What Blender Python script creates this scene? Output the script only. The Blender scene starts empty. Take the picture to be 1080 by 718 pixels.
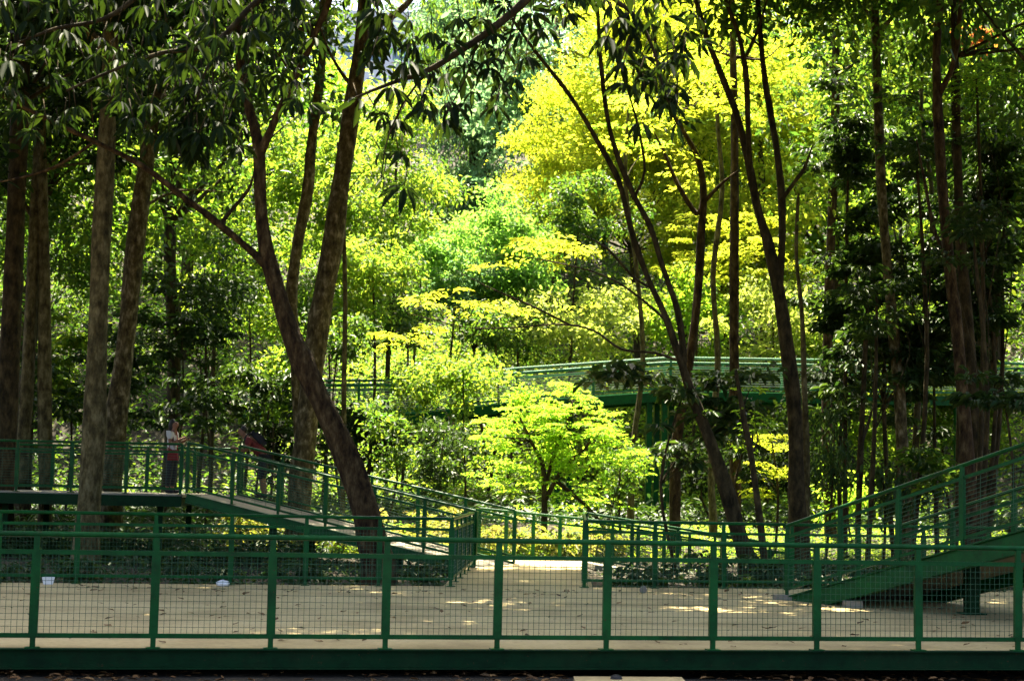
import bpy, math, random
import numpy as np
from mathutils import Matrix, Vector

# ------------------------------------------------------------------ camera, sky, sun, exposure
SC = bpy.context.scene
COL = SC.collection
R = math.radians
CAM_Z, F_PX, PITCH, ROLL = 1.55, 1750.0, 5.0, 1.2
cam_data = bpy.data.cameras.new("camera")
cam = bpy.data.objects.new("camera", cam_data)
COL.objects.link(cam)
cam_data.sensor_width = 36.0
cam_data.lens = 36.0 * F_PX / 1080.0
cam_data.clip_start, cam_data.clip_end = 0.1, 3000.0
CAM_ROT = Matrix.Rotation(R(90 + PITCH), 3, 'X') @ Matrix.Rotation(R(ROLL), 3, 'Z')
cam.matrix_world = Matrix.Translation((0, 0, CAM_Z)) @ CAM_ROT.to_4x4()
SC.camera = cam
cam_data.dof.use_dof = True
cam_data.dof.focus_distance = 21.0
cam_data.dof.aperture_fstop = 4.0

SUN_EL, SUN_AZ = 65.0, -8.0        # the sun stands high behind the wood, a little to the left
world = bpy.data.worlds.new("World")
SC.world = world
world.use_nodes = True
wn = world.node_tree.nodes
sky = wn.new("ShaderNodeTexSky")
sky.sky_type = 'NISHITA'
sky.sun_disc = False
sky.sun_elevation, sky.sun_rotation = R(SUN_EL), R(SUN_AZ)
sky.air_density, sky.dust_density, sky.ozone_density = 0.7, 4.0, 0.3
world.node_tree.links.new(sky.outputs[0], wn["Background"].inputs[0])
wn["Background"].inputs[1].default_value = 0.06
sun_data = bpy.data.lights.new("sun", 'SUN')
sun_data.energy, sun_data.angle, sun_data.color = 4.3, R(0.53), (1.0, 0.90, 0.68)
sun = bpy.data.objects.new("sun", sun_data)
COL.objects.link(sun)
sv = Vector((math.sin(R(SUN_AZ)) * math.cos(R(SUN_EL)), math.cos(R(SUN_AZ)) * math.cos(R(SUN_EL)), math.sin(R(SUN_EL))))
sun.rotation_euler = sv.to_track_quat('Z', 'Y').to_euler()
sun.location = (0, 30, 60)
SC.view_settings.view_transform = 'Standard'
SC.view_settings.look = 'None'
SC.view_settings.gamma = 1.0
SC.view_settings.exposure = 3.35
SC.cycles.max_bounces = 8
SC.cycles.diffuse_bounces = 6
SC.cycles.glossy_bounces = 2
SC.cycles.transmission_bounces = 4
SC.cycles.caustics_reflective = False
SC.cycles.caustics_refractive = False
SC.cycles.use_denoising = True

# ------------------------------------------------------------------ helpers
def W(px, py, d):
    """point of the place at depth y = d on the sight line of photo pixel (px, py)"""
    r = CAM_ROT @ Vector((px - 540.0, 359.0 - py, -F_PX))
    t = d / r.y
    return np.array((r.x * t, d, CAM_Z + r.z * t))

def smooth01(t):
    t = np.clip(t, 0, 1)
    return t * t * (3 - 2 * t)

def ground(x, y):
    x = np.asarray(x, float); y = np.asarray(y, float)
    z = -0.32 + 0.07 * (1 - smooth01((y - 15.8) / 1.2)) + 0.22 * smooth01((y - 27) / 9) + 0.55 * smooth01((y - 36) / 11)
    z = z + 0.44 * np.clip(y - 53, 0, 75) * smooth01((y - 52) / 10)
    z = z + 0.05 * np.sin(x * 0.9 + 1.3) * np.sin(y * 0.7) * smooth01((y - 27) / 6)
    z = z + 0.5 * np.sin(x * 0.13 + y * 0.05) * smooth01((y - 50) / 15)
    return z

class MB:
    def __init__(self):
        self.v, self.f, self.n = [], [], 0
    def add(self, verts, faces):
        o = self.n
        self.v.extend([tuple(map(float, p)) for p in verts])
        self.f.extend([tuple(i + o for i in f) for f in faces])
        self.n += len(verts)
        return self
    def bar(self, p0, p1, w, h, up=(0, 0, 1)):
        p0, p1, up = np.array(p0, float), np.array(p1, float), np.array(up, float)
        d = p1 - p0; d = d / (np.linalg.norm(d) + 1e-9)
        if abs(np.dot(d, up)) > 0.999: up = np.array((0.158, -0.987, 0.0))
        s = np.cross(d, up); s = s / (np.linalg.norm(s) + 1e-9)
        u = np.cross(s, d)
        vs = []
        for p in (p0, p1):
            for a, b in ((-1, -1), (1, -1), (1, 1), (-1, 1)):
                vs.append(p + s * a * w / 2 + u * b * h / 2)
        return self.add(vs, [(0, 1, 2, 3), (7, 6, 5, 4), (0, 4, 5, 1), (1, 5, 6, 2), (2, 6, 7, 3), (3, 7, 4, 0)])
    def box(self, c, s):
        c = np.array(c, float); s = np.array(s, float) / 2
        return self.bar(c - (s[0], 0, 0), c + (s[0], 0, 0), s[1] * 2, s[2] * 2)
    def tube(self, pts, rad, sides=8, bump=0.0, rs=None, sub=4):
        pts = np.array(pts, float); rad = np.array(rad, float)
        if len(pts) > 2 and sub > 1:
            P, Q = [], []
            n = len(pts)
            for i in range(n - 1):
                p0, p1, p2, p3 = pts[max(i - 1, 0)], pts[i], pts[i + 1], pts[min(i + 2, n - 1)]
                for k in range(sub):
                    t = k / sub
                    P.append(0.5 * ((2 * p1) + (-p0 + p2) * t + (2 * p0 - 5 * p1 + 4 * p2 - p3) * t * t + (-p0 + 3 * p1 - 3 * p2 + p3) * t ** 3))
                    Q.append(rad[i] * (1 - t) + rad[i + 1] * t)
            P.append(pts[-1]); Q.append(rad[-1])
            pts, rad = np.array(P), np.array(Q)
        ref = np.array((0.31, 0.95, 0.05))
        n = len(pts); vs = []
        knots = [(rs.randint(2, n), rs.randint(0, sides), rs.uniform(.10, .30)) for _ in range(n // 5)] if bump and rs is not None and n > 8 else []
        for i in range(n):
            d = pts[min(i + 1, n - 1)] - pts[max(i - 1, 0)]
            d = d / (np.linalg.norm(d) + 1e-9)
            r_ = ref if abs(np.dot(d, ref)) < 0.95 else np.array((1, 0, 0.2))
            a = np.cross(d, r_); a /= np.linalg.norm(a)
            b = np.cross(d, a)
            for k in range(sides):
                th = 2 * math.pi * k / sides
                rr = rad[i]
                if bump and rs is not None:
                    rr *= 1 + bump * 0.5 * (rs.rand() - 0.5) + bump * (0.55 * math.sin(3 * th + i * 0.31) + 0.5 * math.sin(2 * th - i * 0.83 + 1.3) + 0.45 * math.sin(th + i * 0.57) + 0.35 * math.sin(5 * th + i * 1.1))
                for ki, kk, ka in knots:
                    dk = min((k - kk) % sides, (kk - k) % sides) * 14.0 / sides
                    if abs(i - ki) < 3: rr *= 1 + ka * math.exp(-((i - ki) / 1.0) ** 2 - (dk / 1.6) ** 2)
                vs.append(pts[i] + (a * math.cos(th) + b * math.sin(th)) * rr)
        fs = []
        for i in range(n - 1):
            for k in range(sides):
                k2 = (k + 1) % sides
                fs.append((i * sides + k, i * sides + k2, (i + 1) * sides + k2, (i + 1) * sides + k))
        fs.append(tuple(range(sides))[::-1]); fs.append(tuple((n - 1) * sides + k for k in range(sides)))
        return self.add(vs, fs)
    def build(self, name, mat, parent=None, smooth=False, at=None):
        off = np.array(at if at is not None else (parent_loc(parent) if parent else (0, 0, 0)), float)
        me = bpy.data.meshes.new(name)
        v = np.array(self.v) - off
        me.from_pydata([tuple(p) for p in v], [], self.f)
        if smooth:
            me.polygons.foreach_set("use_smooth", [True] * len(me.polygons))
        me.materials.append(mat)
        o = bpy.data.objects.new(name, me)
        COL.objects.link(o)
        if parent: o.parent = parent
        else: o.location = off
        return o

def parent_loc(o):
    p = np.zeros(3)
    while o is not None:
        p += np.array(o.location); o = o.parent
    return p

def tag(o, label=None, cat=None, group=None, kind=None):
    if label: o['label'] = label
    if cat: o['category'] = cat
    if group: o['group'] = group
    if kind: o['kind'] = kind
    return o

def empty(name, loc, label=None, cat=None, group=None, parent=None):
    o = bpy.data.objects.new(name, None)
    COL.objects.link(o)
    o.location = tuple(map(float, loc))
    if parent:
        o.parent = parent; o.location = tuple(np.array(loc, float) - parent_loc(parent))
    o.empty_display_size = 0.3
    return tag(o, label, cat, group)

def copy_tree(o, parent=None):
    c = o.copy(); COL.objects.link(c)
    if parent: c.parent = parent
    for ch in [x for x in KIDS.get(o.name, [])]:
        copy_tree(ch, c)
    return c
KIDS = {}
def note_kids(root):
    KIDS[root.name] = list(root.children)
    for c in root.children: note_kids(c)

# ------------------------------------------------------------------ materials
def new_mat(name):
    m = bpy.data.materials.new(name); m.use_nodes = True
    nt = m.node_tree
    return m, nt, nt.nodes["Principled BSDF"], nt.nodes["Material Output"]

def ramp(nt, cols, pos=None):
    r = nt.nodes.new("ShaderNodeValToRGB")
    el = r.color_ramp.elements
    n = len(cols)
    while len(el) < n: el.new(0.5)
    for i, c in enumerate(cols):
        el[i].position = pos[i] if pos else i / (n - 1)
        el[i].color = (*c, 1)
    return r

def noise(nt, scale, detail=4, rough=0.6, coord='Object', stretch=None):
    tc = nt.nodes.new("ShaderNodeTexCoord")
    mp = nt.nodes.new("ShaderNodeMapping")
    if stretch: mp.inputs['Scale'].default_value = stretch
    nt.links.new(tc.outputs[coord], mp.inputs[0])
    t = nt.nodes.new("ShaderNodeTexNoise")
    t.inputs['Scale'].default_value = scale
    t.inputs['Detail'].default_value = detail
    t.inputs['Roughness'].default_value = rough
    nt.links.new(mp.outputs[0], t.inputs['Vector'])
    return t

def surf_mat(name, cols, scale=3, rough=0.8, bump=0.0, bscale=None, pos=None, stretch=None, spec=0.3):
    m, nt, b, out = new_mat(name)
    n = noise(nt, scale, 6, 0.65, stretch=stretch)
    r = ramp(nt, cols, pos or [0.3 + 0.4 * i / (len(cols) - 1) for i in range(len(cols))])
    nt.links.new(n.outputs['Fac'], r.inputs[0])
    nt.links.new(r.outputs[0], b.inputs['Base Color'])
    b.inputs['Roughness'].default_value = rough
    b.inputs['Specular IOR Level'].default_value = spec
    if bump:
        n2 = noise(nt, bscale or scale * 4, 5, 0.7, stretch=stretch)
        bp = nt.nodes.new("ShaderNodeBump")
        bp.inputs['Strength'].default_value = bump
        bp.inputs['Distance'].default_value = 0.03
        nt.links.new(n2.outputs['Fac'], bp.inputs['Height'])
        nt.links.new(bp.outputs[0], b.inputs['Normal'])
    return m

def leaf_mat(name, cols, trans, mix=0.45, rough=0.5, spec=0.22):
    """each leaf (mesh island) takes its own tint; light passes through the blade"""
    m, nt, b, out = new_mat(name)
    g = nt.nodes.new("ShaderNodeNewGeometry")
    r = ramp(nt, cols)
    r2 = ramp(nt, trans)
    nt.links.new(g.outputs['Random Per Island'], r.inputs[0])
    nt.links.new(g.outputs['Random Per Island'], r2.inputs[0])
    nt.links.new(r.outputs[0], b.inputs['Base Color'])
    b.inputs['Roughness'].default_value = rough
    b.inputs['Specular IOR Level'].default_value = spec
    t = nt.nodes.new("ShaderNodeBsdfTranslucent")
    nt.links.new(r2.outputs[0], t.inputs['Color'])
    mx = nt.nodes.new("ShaderNodeMixShader")
    mx.inputs[0].default_value = mix
    nt.links.new(b.outputs[0], mx.inputs[1]); nt.links.new(t.outputs[0], mx.inputs[2])
    nt.links.new(mx.outputs[0], out.inputs[0])
    return m

M = {}
def paint_mat(name, cols, rough, spec):
    m = surf_mat(name, cols, 2.5, rough, 0.12, 30, spec=spec)
    nt = m.node_tree; b = nt.nodes["Principled BSDF"]
    src = b.inputs['Base Color'].links[0].from_socket
    n = noise(nt, 26, 6, 0.7); r = ramp(nt, [(0, 0, 0), (0, 0, 0), (1, 1, 1)], [0, 0.635, 0.68])
    nt.links.new(n.outputs['Fac'], r.inputs[0])
    n2 = noise(nt, 7, 5, 0.7); r2 = ramp(nt, [(0.55, 0.5, 0.4), (1, 1, 1)], [0.36, 0.54])
    nt.links.new(n2.outputs['Fac'], r2.inputs[0])
    mul = nt.nodes.new("ShaderNodeMixRGB"); mul.blend_type = 'MULTIPLY'; mul.inputs[0].default_value = 0.7
    nt.links.new(src, mul.inputs[1]); nt.links.new(r2.outputs[0], mul.inputs[2])
    mx = nt.nodes.new("ShaderNodeMixRGB"); mx.inputs[2].default_value = (0.05, 0.026, 0.010, 1)
    nt.links.new(r.outputs[0], mx.inputs[0]); nt.links.new(mul.outputs[0], mx.inputs[1])
    nt.links.new(mx.outputs[0], b.inputs['Base Color'])
    return m
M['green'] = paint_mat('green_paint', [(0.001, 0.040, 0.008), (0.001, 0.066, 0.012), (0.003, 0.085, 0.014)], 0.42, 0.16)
M['green_light'] = paint_mat('sunlit_green_paint', [(0.012, 0.10, 0.035), (0.02, 0.15, 0.055), (0.035, 0.18, 0.07)], 0.45, 0.3)  # railing green lightened in colour to stand in for sun on the footbridge
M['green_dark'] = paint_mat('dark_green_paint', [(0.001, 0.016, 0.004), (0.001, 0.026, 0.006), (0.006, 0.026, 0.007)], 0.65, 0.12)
M['wire'] = surf_mat('wire', [(0.01, 0.06, 0.025), (0.03, 0.09, 0.04)], 4, 0.5)
M['steel_wire'] = surf_mat('pale_slats', [(0.30, 0.40, 0.30), (0.48, 0.56, 0.44)], 4, 0.4)  # slat colour brightened so the footbridge slats look sunlit
M['soil'] = surf_mat('soil', [(0.012, 0.010, 0.006), (0.030, 0.024, 0.014), (0.055, 0.042, 0.022)], 1.3, 0.95, 0.6, 14)
M['deckface'] = surf_mat('platform_surface', [(0.20, 0.18, 0.13), (0.30, 0.27, 0.20)], 2, 0.85, 0.1, 30)
M['bark_grey'] = surf_mat('grey_bark', [(0.022, 0.018, 0.007), (0.075, 0.062, 0.024), (0.18, 0.155, 0.075)], 9, 0.92, 1.0, 22, pos=[.34, .5, .7], stretch=(1, 1, 0.45), spec=.15)
M['bark_dark'] = surf_mat('dark_bark', [(0.010, 0.008, 0.003), (0.034, 0.025, 0.010), (0.085, 0.062, 0.026)], 8, 0.92, 1.0, 20, pos=[.34, .5, .7], stretch=(1, 1, 0.45), spec=.15)
M['bark_red'] = surf_mat('reddish_bark', [(0.010, 0.005, 0.002), (0.044, 0.027, 0.010), (0.13, 0.092, 0.042)], 9, 0.9, 1.0, 22, pos=[.36, .52, .72], stretch=(1, 1, 0.4), spec=.15)
M['bark_pale'] = surf_mat('pale_lichen_bark', [(0.022, 0.017, 0.007), (0.085, 0.066, 0.026), (0.28, 0.235, 0.14)], 9, 0.92, 1.0, 22, pos=[0.36, 0.53, 0.72], stretch=(1, 1, 0.5), spec=.15)
M['stone'] = surf_mat('stone', [(0.13, 0.12, 0.09), (0.26, 0.24, 0.19)], 3, 0.9, 0.4, 20)
M['black'] = surf_mat('black_rubber', [(0.008, 0.008, 0.008), (0.018, 0.018, 0.018)], 3, 0.6)
M['white'] = surf_mat('white_plastic', [(0.65, 0.66, 0.66), (0.8, 0.8, 0.8)], 8, 0.4)
M['render_white'] = surf_mat('white_facade', [(0.78, 0.80, 0.80), (0.84, 0.85, 0.84)], 0.3, 0.8)
M['glass'] = surf_mat('window_glass', [(0.12, 0.18, 0.22), (0.2, 0.28, 0.32)], 0.5, 0.15, spec=0.6)
M['skin'] = surf_mat('skin', [(0.16, 0.075, 0.04), (0.2, 0.095, 0.055)], 6, 0.55)
M['hair'] = surf_mat('hair', [(0.006, 0.005, 0.004), (0.014, 0.01, 0.008)], 20, 0.5)
M['shirt_white'] = surf_mat('white_cotton', [(0.42, 0.41, 0.38), (0.55, 0.54, 0.5)], 6, 0.9, 0.2, 30)
M['shirt_maroon'] = surf_mat('maroon_cotton', [(0.09, 0.014, 0.014), (0.14, 0.022, 0.02)], 6, 0.9, 0.2, 30)
M['cloth_dark'] = surf_mat('dark_cotton', [(0.010, 0.011, 0.013), (0.022, 0.022, 0.025)], 6, 0.9, 0.2, 30)
M['cloth_tan'] = surf_mat('tan_cotton', [(0.22, 0.15, 0.07), (0.3, 0.21, 0.10)], 6, 0.9)
M['bag_red'] = surf_mat('red_canvas', [(0.10, 0.006, 0.006), (0.15, 0.010, 0.010)], 8, 0.8)
M['litter'] = leaf_mat('dry_leaves', [(0.05, 0.03, 0.012), (0.12, 0.06, 0.02), (0.22, 0.13, 0.05)], [(0.05, 0.02, 0.01), (0.12, 0.06, 0.02)], 0.15, 0.7)

# paving: beige concrete with stains and fine joints
def paving_mat():
    m, nt, b, out = new_mat('beige_concrete')
    n = noise(nt, 0.55, 8, 0.62)
    r = ramp(nt, [(0.33, 0.245, 0.10), (0.48, 0.37, 0.165), (0.55, 0.435, 0.205)], [0.36, 0.5, 0.64])
    nt.links.new(n.outputs['Fac'], r.inputs[0])
    n2 = noise(nt, 14, 6, 0.75)
    r2 = ramp(nt, [(0.55, 0.52, 0.45), (1, 1, 1)], [0.34, 0.56])
    nt.links.new(n2.outputs['Fac'], r2.inputs[0])
    mx = nt.nodes.new("ShaderNodeMixRGB"); mx.blend_type = 'MULTIPLY'; mx.inputs[0].default_value = 0.55
    nt.links.new(r.outputs[0], mx.inputs[1]); nt.links.new(r2.outputs[0], mx.inputs[2])
    nt.links.new(mx.outputs[0], b.inputs['Base Color'])
    b.inputs['Roughness'].default_value = 0.85
    bp = nt.nodes.new("ShaderNodeBump"); bp.inputs['Strength'].default_value = 0.25; bp.inputs['Distance'].default_value = 0.01
    n3 = noise(nt, 60, 5, 0.7)
    nt.links.new(n3.outputs['Fac'], bp.inputs['Height']); nt.links.new(bp.outputs[0], b.inputs['Normal'])
    return m
M['paving'] = paving_mat()

L_ = {}
L_['yellow'] = leaf_mat('yellow_green_leaves', [(0.09, 0.125, 0.008), (0.14, 0.16, 0.012), (0.19, 0.185, 0.015)], [(0.36, 0.54, 0.03), (0.56, 0.64, 0.035), (0.72, 0.70, 0.045)], 0.62, 0.65, 0.06)
L_['lime'] = leaf_mat('lime_leaves', [(0.06, 0.14, 0.012), (0.09, 0.18, 0.018), (0.13, 0.19, 0.02)], [(0.28, 0.56, 0.03), (0.42, 0.68, 0.04), (0.55, 0.72, 0.04)], 0.58, 0.6, 0.10)
L_['dome'] = leaf_mat('pale_lime_leaves', [(0.06, 0.14, 0.03), (0.085, 0.17, 0.035), (0.12, 0.19, 0.05)], [(0.20, 0.46, 0.05), (0.28, 0.55, 0.06), (0.38, 0.60, 0.09)], 0.5, 0.6, 0.12)
L_['fresh'] = leaf_mat('fresh_green_leaves', [(0.040, 0.090, 0.012), (0.065, 0.12, 0.018), (0.10, 0.14, 0.02)], [(0.16, 0.34, 0.025), (0.28, 0.45, 0.03), (0.46, 0.54, 0.04)], 0.5, 0.55, 0.14)
L_['pale'] = leaf_mat('pale_leaves', [(0.09, 0.15, 0.02), (0.13, 0.18, 0.03), (0.20, 0.22, 0.06)], [(0.38, 0.54, 0.05), (0.50, 0.62, 0.08), (0.62, 0.68, 0.12)], 0.5, 0.55, 0.15)
L_['mid'] = leaf_mat('mid_green_leaves', [(0.015, 0.045, 0.009), (0.028, 0.066, 0.013), (0.048, 0.085, 0.015)], [(0.06, 0.16, 0.015), (0.13, 0.25, 0.02), (0.26, 0.36, 0.025)], 0.42, 0.48, 0.18)
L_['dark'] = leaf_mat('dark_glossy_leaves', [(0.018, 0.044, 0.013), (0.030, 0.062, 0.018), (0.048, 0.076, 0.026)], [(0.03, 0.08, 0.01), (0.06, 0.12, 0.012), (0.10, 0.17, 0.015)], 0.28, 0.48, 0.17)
L_['black'] = leaf_mat('deep_shade_leaves', [(0.005, 0.012, 0.004), (0.008, 0.018, 0.005), (0.012, 0.024, 0.006)], [(0.015, 0.035, 0.005), (0.03, 0.06, 0.006), (0.06, 0.10, 0.008)], 0.25, 0.6, 0.05)  # leaf colour taken near black to carry deep shade
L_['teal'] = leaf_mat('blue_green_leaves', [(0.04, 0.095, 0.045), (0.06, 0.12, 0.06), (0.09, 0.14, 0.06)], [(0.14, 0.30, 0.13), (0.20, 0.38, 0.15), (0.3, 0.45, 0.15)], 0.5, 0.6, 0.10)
L_['red'] = leaf_mat('red_leaves', [(0.14, 0.03, 0.01), (0.20, 0.06, 0.015)], [(0.5, 0.12, 0.03), (0.6, 0.25, 0.04)], 0.5, 0.6, 0.1)
L_['gold'] = leaf_mat('variegated_leaves', [(0.06, 0.10, 0.012), (0.13, 0.14, 0.02), (0.24, 0.20, 0.05)], [(0.24, 0.36, 0.03), (0.42, 0.44, 0.04), (0.56, 0.45, 0.1)], 0.45, 0.55, 0.15)

# ------------------------------------------------------------------ foliage
class Leaves:
    def __init__(self, seed):
        self.rs = np.random.RandomState(seed)
        self.V, self.cnt = [], 0
    def leaves(self, P, A, N, L, Wd, fold=0.16, droop=0.12):
        n = len(P)
        A = A / (np.linalg.norm(A, axis=1, keepdims=True) + 1e-9)
        B = np.cross(N, A); B /= (np.linalg.norm(B, axis=1, keepdims=True) + 1e-9)
        N = np.cross(A, B)
        L = np.broadcast_to(np.asarray(L, float), (n,))[:, None]
        Wd = np.broadcast_to(np.asarray(Wd, float), (n,))[:, None]
        tpl = [(0, 0, 0), (0.30, 0.46, fold), (0.70, 0.36, fold * 0.4), (1.0, 0, -droop), (0.70, -0.36, fold * 0.4), (0.30, -0.46, fold)]
        out = np.empty((n, 6, 3))
        for k, (a, b, c) in enumerate(tpl):
            out[:, k] = P + A * L * a + B * Wd * b + N * (Wd if k not in (3,) else L) * c
        self.V.append(out.reshape(-1, 3)); self.cnt += n
    def rand_dirs(self, n):
        v = self.rs.normal(size=(n, 3))
        return v / np.linalg.norm(v, axis=1, keepdims=True)
    def clump(self, c, cr, n, L, style):
        rs = self.rs
        if n < 1: return
        c = np.asarray(c, float)
        lens = L * rs.uniform(0.45, 1.4, n)
        if style == 'spray':
            th = rs.uniform(0, 2 * math.pi, n); rr = cr * np.sqrt(rs.rand(n))
            tilt = rs.normal(0, 0.12, 2)
            P = np.stack([rr * np.cos(th), rr * np.sin(th), rs.normal(0, 0.05 * cr, n)], 1)
            P[:, 2] += P[:, 0] * tilt[0] + P[:, 1] * tilt[1] - 0.12 * rr * rr / cr
            A = np.stack([np.cos(th + rs.normal(0, .8, n)), np.sin(th + rs.normal(0, .8, n)), rs.normal(-0.15, 0.2, n)], 1)
            N = np.stack([rs.normal(0, .3, n), rs.normal(0, .3, n), np.ones(n)], 1)
            self.leaves(P + c, A, N, lens, lens * 0.42)
        elif style == 'big':
            D = self.rand_dirs(n); D[:, 2] = np.abs(D[:, 2]) * 0.7 + 0.1
            P = D * cr * rs.uniform(0.1, 0.9, n)[:, None] * np.array((1, 1, 0.8))
            A = D * np.array((1, 1, 0.3)) + np.array((0, 0, -0.25)) + rs.normal(0, .25, (n, 3))
            N = np.stack([rs.normal(0, .4, n), rs.normal(0, .4, n), np.ones(n)], 1) + D * 0.5
            self.leaves(P + c, A, N, lens, lens * 0.45, droop=0.3)
        elif style == 'droop':
            P = rs.normal(0, cr * 0.48, (n, 3)) * np.array((1, 1, 0.75))
            D = self.rand_dirs(n)
            A = D * 0.6 + np.array((0, 0, -0.75))
            N = self.rand_dirs(n) + D
            self.leaves(P + c, A, N, lens, lens * 0.36, droop=0.2)
        else:
            P = rs.normal(0, cr * 0.48, (n, 3)) * np.array((1, 1, 0.62))
            out = P / (np.linalg.norm(P, axis=1, keepdims=True) + 1e-6)
            A = self.rand_dirs(n) + out * 0.8 + np.array((0, 0, -0.25))
            N = self.rand_dirs(n) * 0.75 + np.array((0, 0, 0.85)) + out * 0.3
            self.leaves(P + c, A, N, lens, lens * 0.5)
    def whorl(self, c, n, L, tilt=0.5, up=(0, 0, 1)):
        """hand-shaped leaf: blades radiating from one point and hanging"""
        rs = self.rs
        u = np.asarray(up, float) + rs.normal(0, .35, 3); u /= np.linalg.norm(u)
        a = np.cross(u, (0.3, 0.9, 0.1)); a /= np.linalg.norm(a); b = np.cross(u, a)
        th = np.arange(n) * 2 * math.pi / n + rs.uniform(0, 6) + rs.normal(0, .12, n)
        rad = np.cos(th)[:, None] * a + np.sin(th)[:, None] * b
        t = tilt * rs.uniform(0.6, 1.5, n)[:, None]
        A = rad - u * t - np.array((0, 0, 0.25))
        N = u + rad * t * 0.8
        lens = L * rs.uniform(0.7, 1.15, n)
        P = np.asarray(c, float) + rad * L * 0.12
        self.leaves(P, A, N, lens, lens * 0.29, fold=0.22, droop=0.16)
    def blob(self, c, r, L=0.2, cov=1.6, cr=0.7, style='random', shell=0.45, cut=None):
        """an uneven ellipsoid of leaf clumps; returns the clump centres"""
        rs = self.rs
        c = np.asarray(c, float); r = np.asarray(r, float)
        nleaf = cov * math.pi * r[0] * r[2] / (0.5 * L * L * 0.45)
        nc = max(4, int(1.15 * r[0] * r[1] * r[2] / cr ** 3))
        nc = min(nc, max(6, int(nleaf / 25)))
        D = self.rand_dirs(nc)
        rad = rs.uniform(0, 1, nc) ** shell
        lump = 1 + 0.22 * np.sin(D[:, 0] * 4 + c[0]) * np.sin(D[:, 2] * 5 + c[1]) + rs.normal(0, .10, nc)
        C = c + D * (rad * lump)[:, None] * r
        per = nleaf / nc
        for q in C:
            k = cr * rs.uniform(0.6, 1.35)
            self.clump(q, k, int(per * rs.uniform(0.4, 1.6)), L, style)
        return C
    def build(self, name, mat, parent=None):
        off = parent_loc(parent) if parent else np.zeros(3)
        v = np.concatenate(self.V) - off
        n = self.cnt
        me = bpy.data.meshes.new(name)
        me.vertices.add(n * 6)
        me.vertices.foreach_set("co", v.astype(np.float32).ravel())
        idx = np.arange(n)[:, None] * 6 + np.array([0, 1, 2, 3, 0, 3, 4, 5])[None]
        me.loops.add(n * 8)
        me.loops.foreach_set("vertex_index", idx.astype(np.int32).ravel())
        me.polygons.add(n * 2)
        me.polygons.foreach_set("loop_start", (np.arange(n * 2) * 4).astype(np.int32))
        me.update(calc_edges=True)
        me.materials.append(mat)
        o = bpy.data.objects.new(name, me)
        COL.objects.link(o)
        if parent: o.parent = parent
        return o

LEAVES_TOTAL = [0]
def plant(name, label, cat, base, trunks, bark, crowns, seed, group=None, limbs=5, limb_r=0.05, sides=9, bump=0.10):
    """trunks: list of (points, radii); crowns: list of (leaf material key, [blob dict, ...])"""
    rs = np.random.RandomState(seed + 999)
    root = empty(name, base, label, cat, group)
    mb = MB()
    allp = []
    for pts, rad in trunks:
        mb.tube(pts, rad, sides, bump, rs)
        allp.extend([(np.array(p, float), r) for p, r in zip(pts, rad)])
    for key, blobs in crowns:
        lv = Leaves(seed); seed += 17
        for bl in blobs:
            bl = dict(bl); k = bl.pop('limbs', limbs)
            C = lv.blob(**bl)
            if allp and k:
                for q in C[rs.permutation(len(C))[:k]]:
                    cand = [(p, r) for p, r in allp if p[2] < q[2] + 0.3] or allp
                    p, r = min(cand, key=lambda a: np.linalg.norm((a[0] - q) * (1, 1, 0.7)))
                    mid = (p + q) / 2 + rs.normal(0, .12, 3) * np.linalg.norm(q - p) * 0.6 + np.array((0, 0, 0.06)) * np.linalg.norm(q - p)
                    r0 = min(r * 0.5, limb_r)
                    mb.tube([p, mid, q], [r0, r0 * 0.6, r0 * 0.2], 5, 0, rs, sub=3)
        lv.build('crown', L_[key], root)
        LEAVES_TOTAL[0] += lv.cnt
    if mb.n: mb.build('trunk' if trunks and trunks[0][1][0] > 0.05 else 'stem', bark, root, smooth=True)
    return root

def path_px(pts, d, extra=None):
    """trunk axis from photo pixels (px, py, width px [, depth shift]) at depth d"""
    P, Rr = [], []
    for q in pts:
        dd = d + (q[3] if len(q) > 3 else 0)
        P.append(W(q[0], q[1], dd)); Rr.append(q[2] / 2 * dd / F_PX)
    return P, Rr

def E(px, py, d, rx, ry, depth, **kw):
    """blob at photo pixel (px,py), depth d, radii in px, and depth radius in metres"""
    s = d / F_PX
    return dict(c=W(px, py, d), r=(rx * s, depth, ry * s), **kw)

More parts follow.
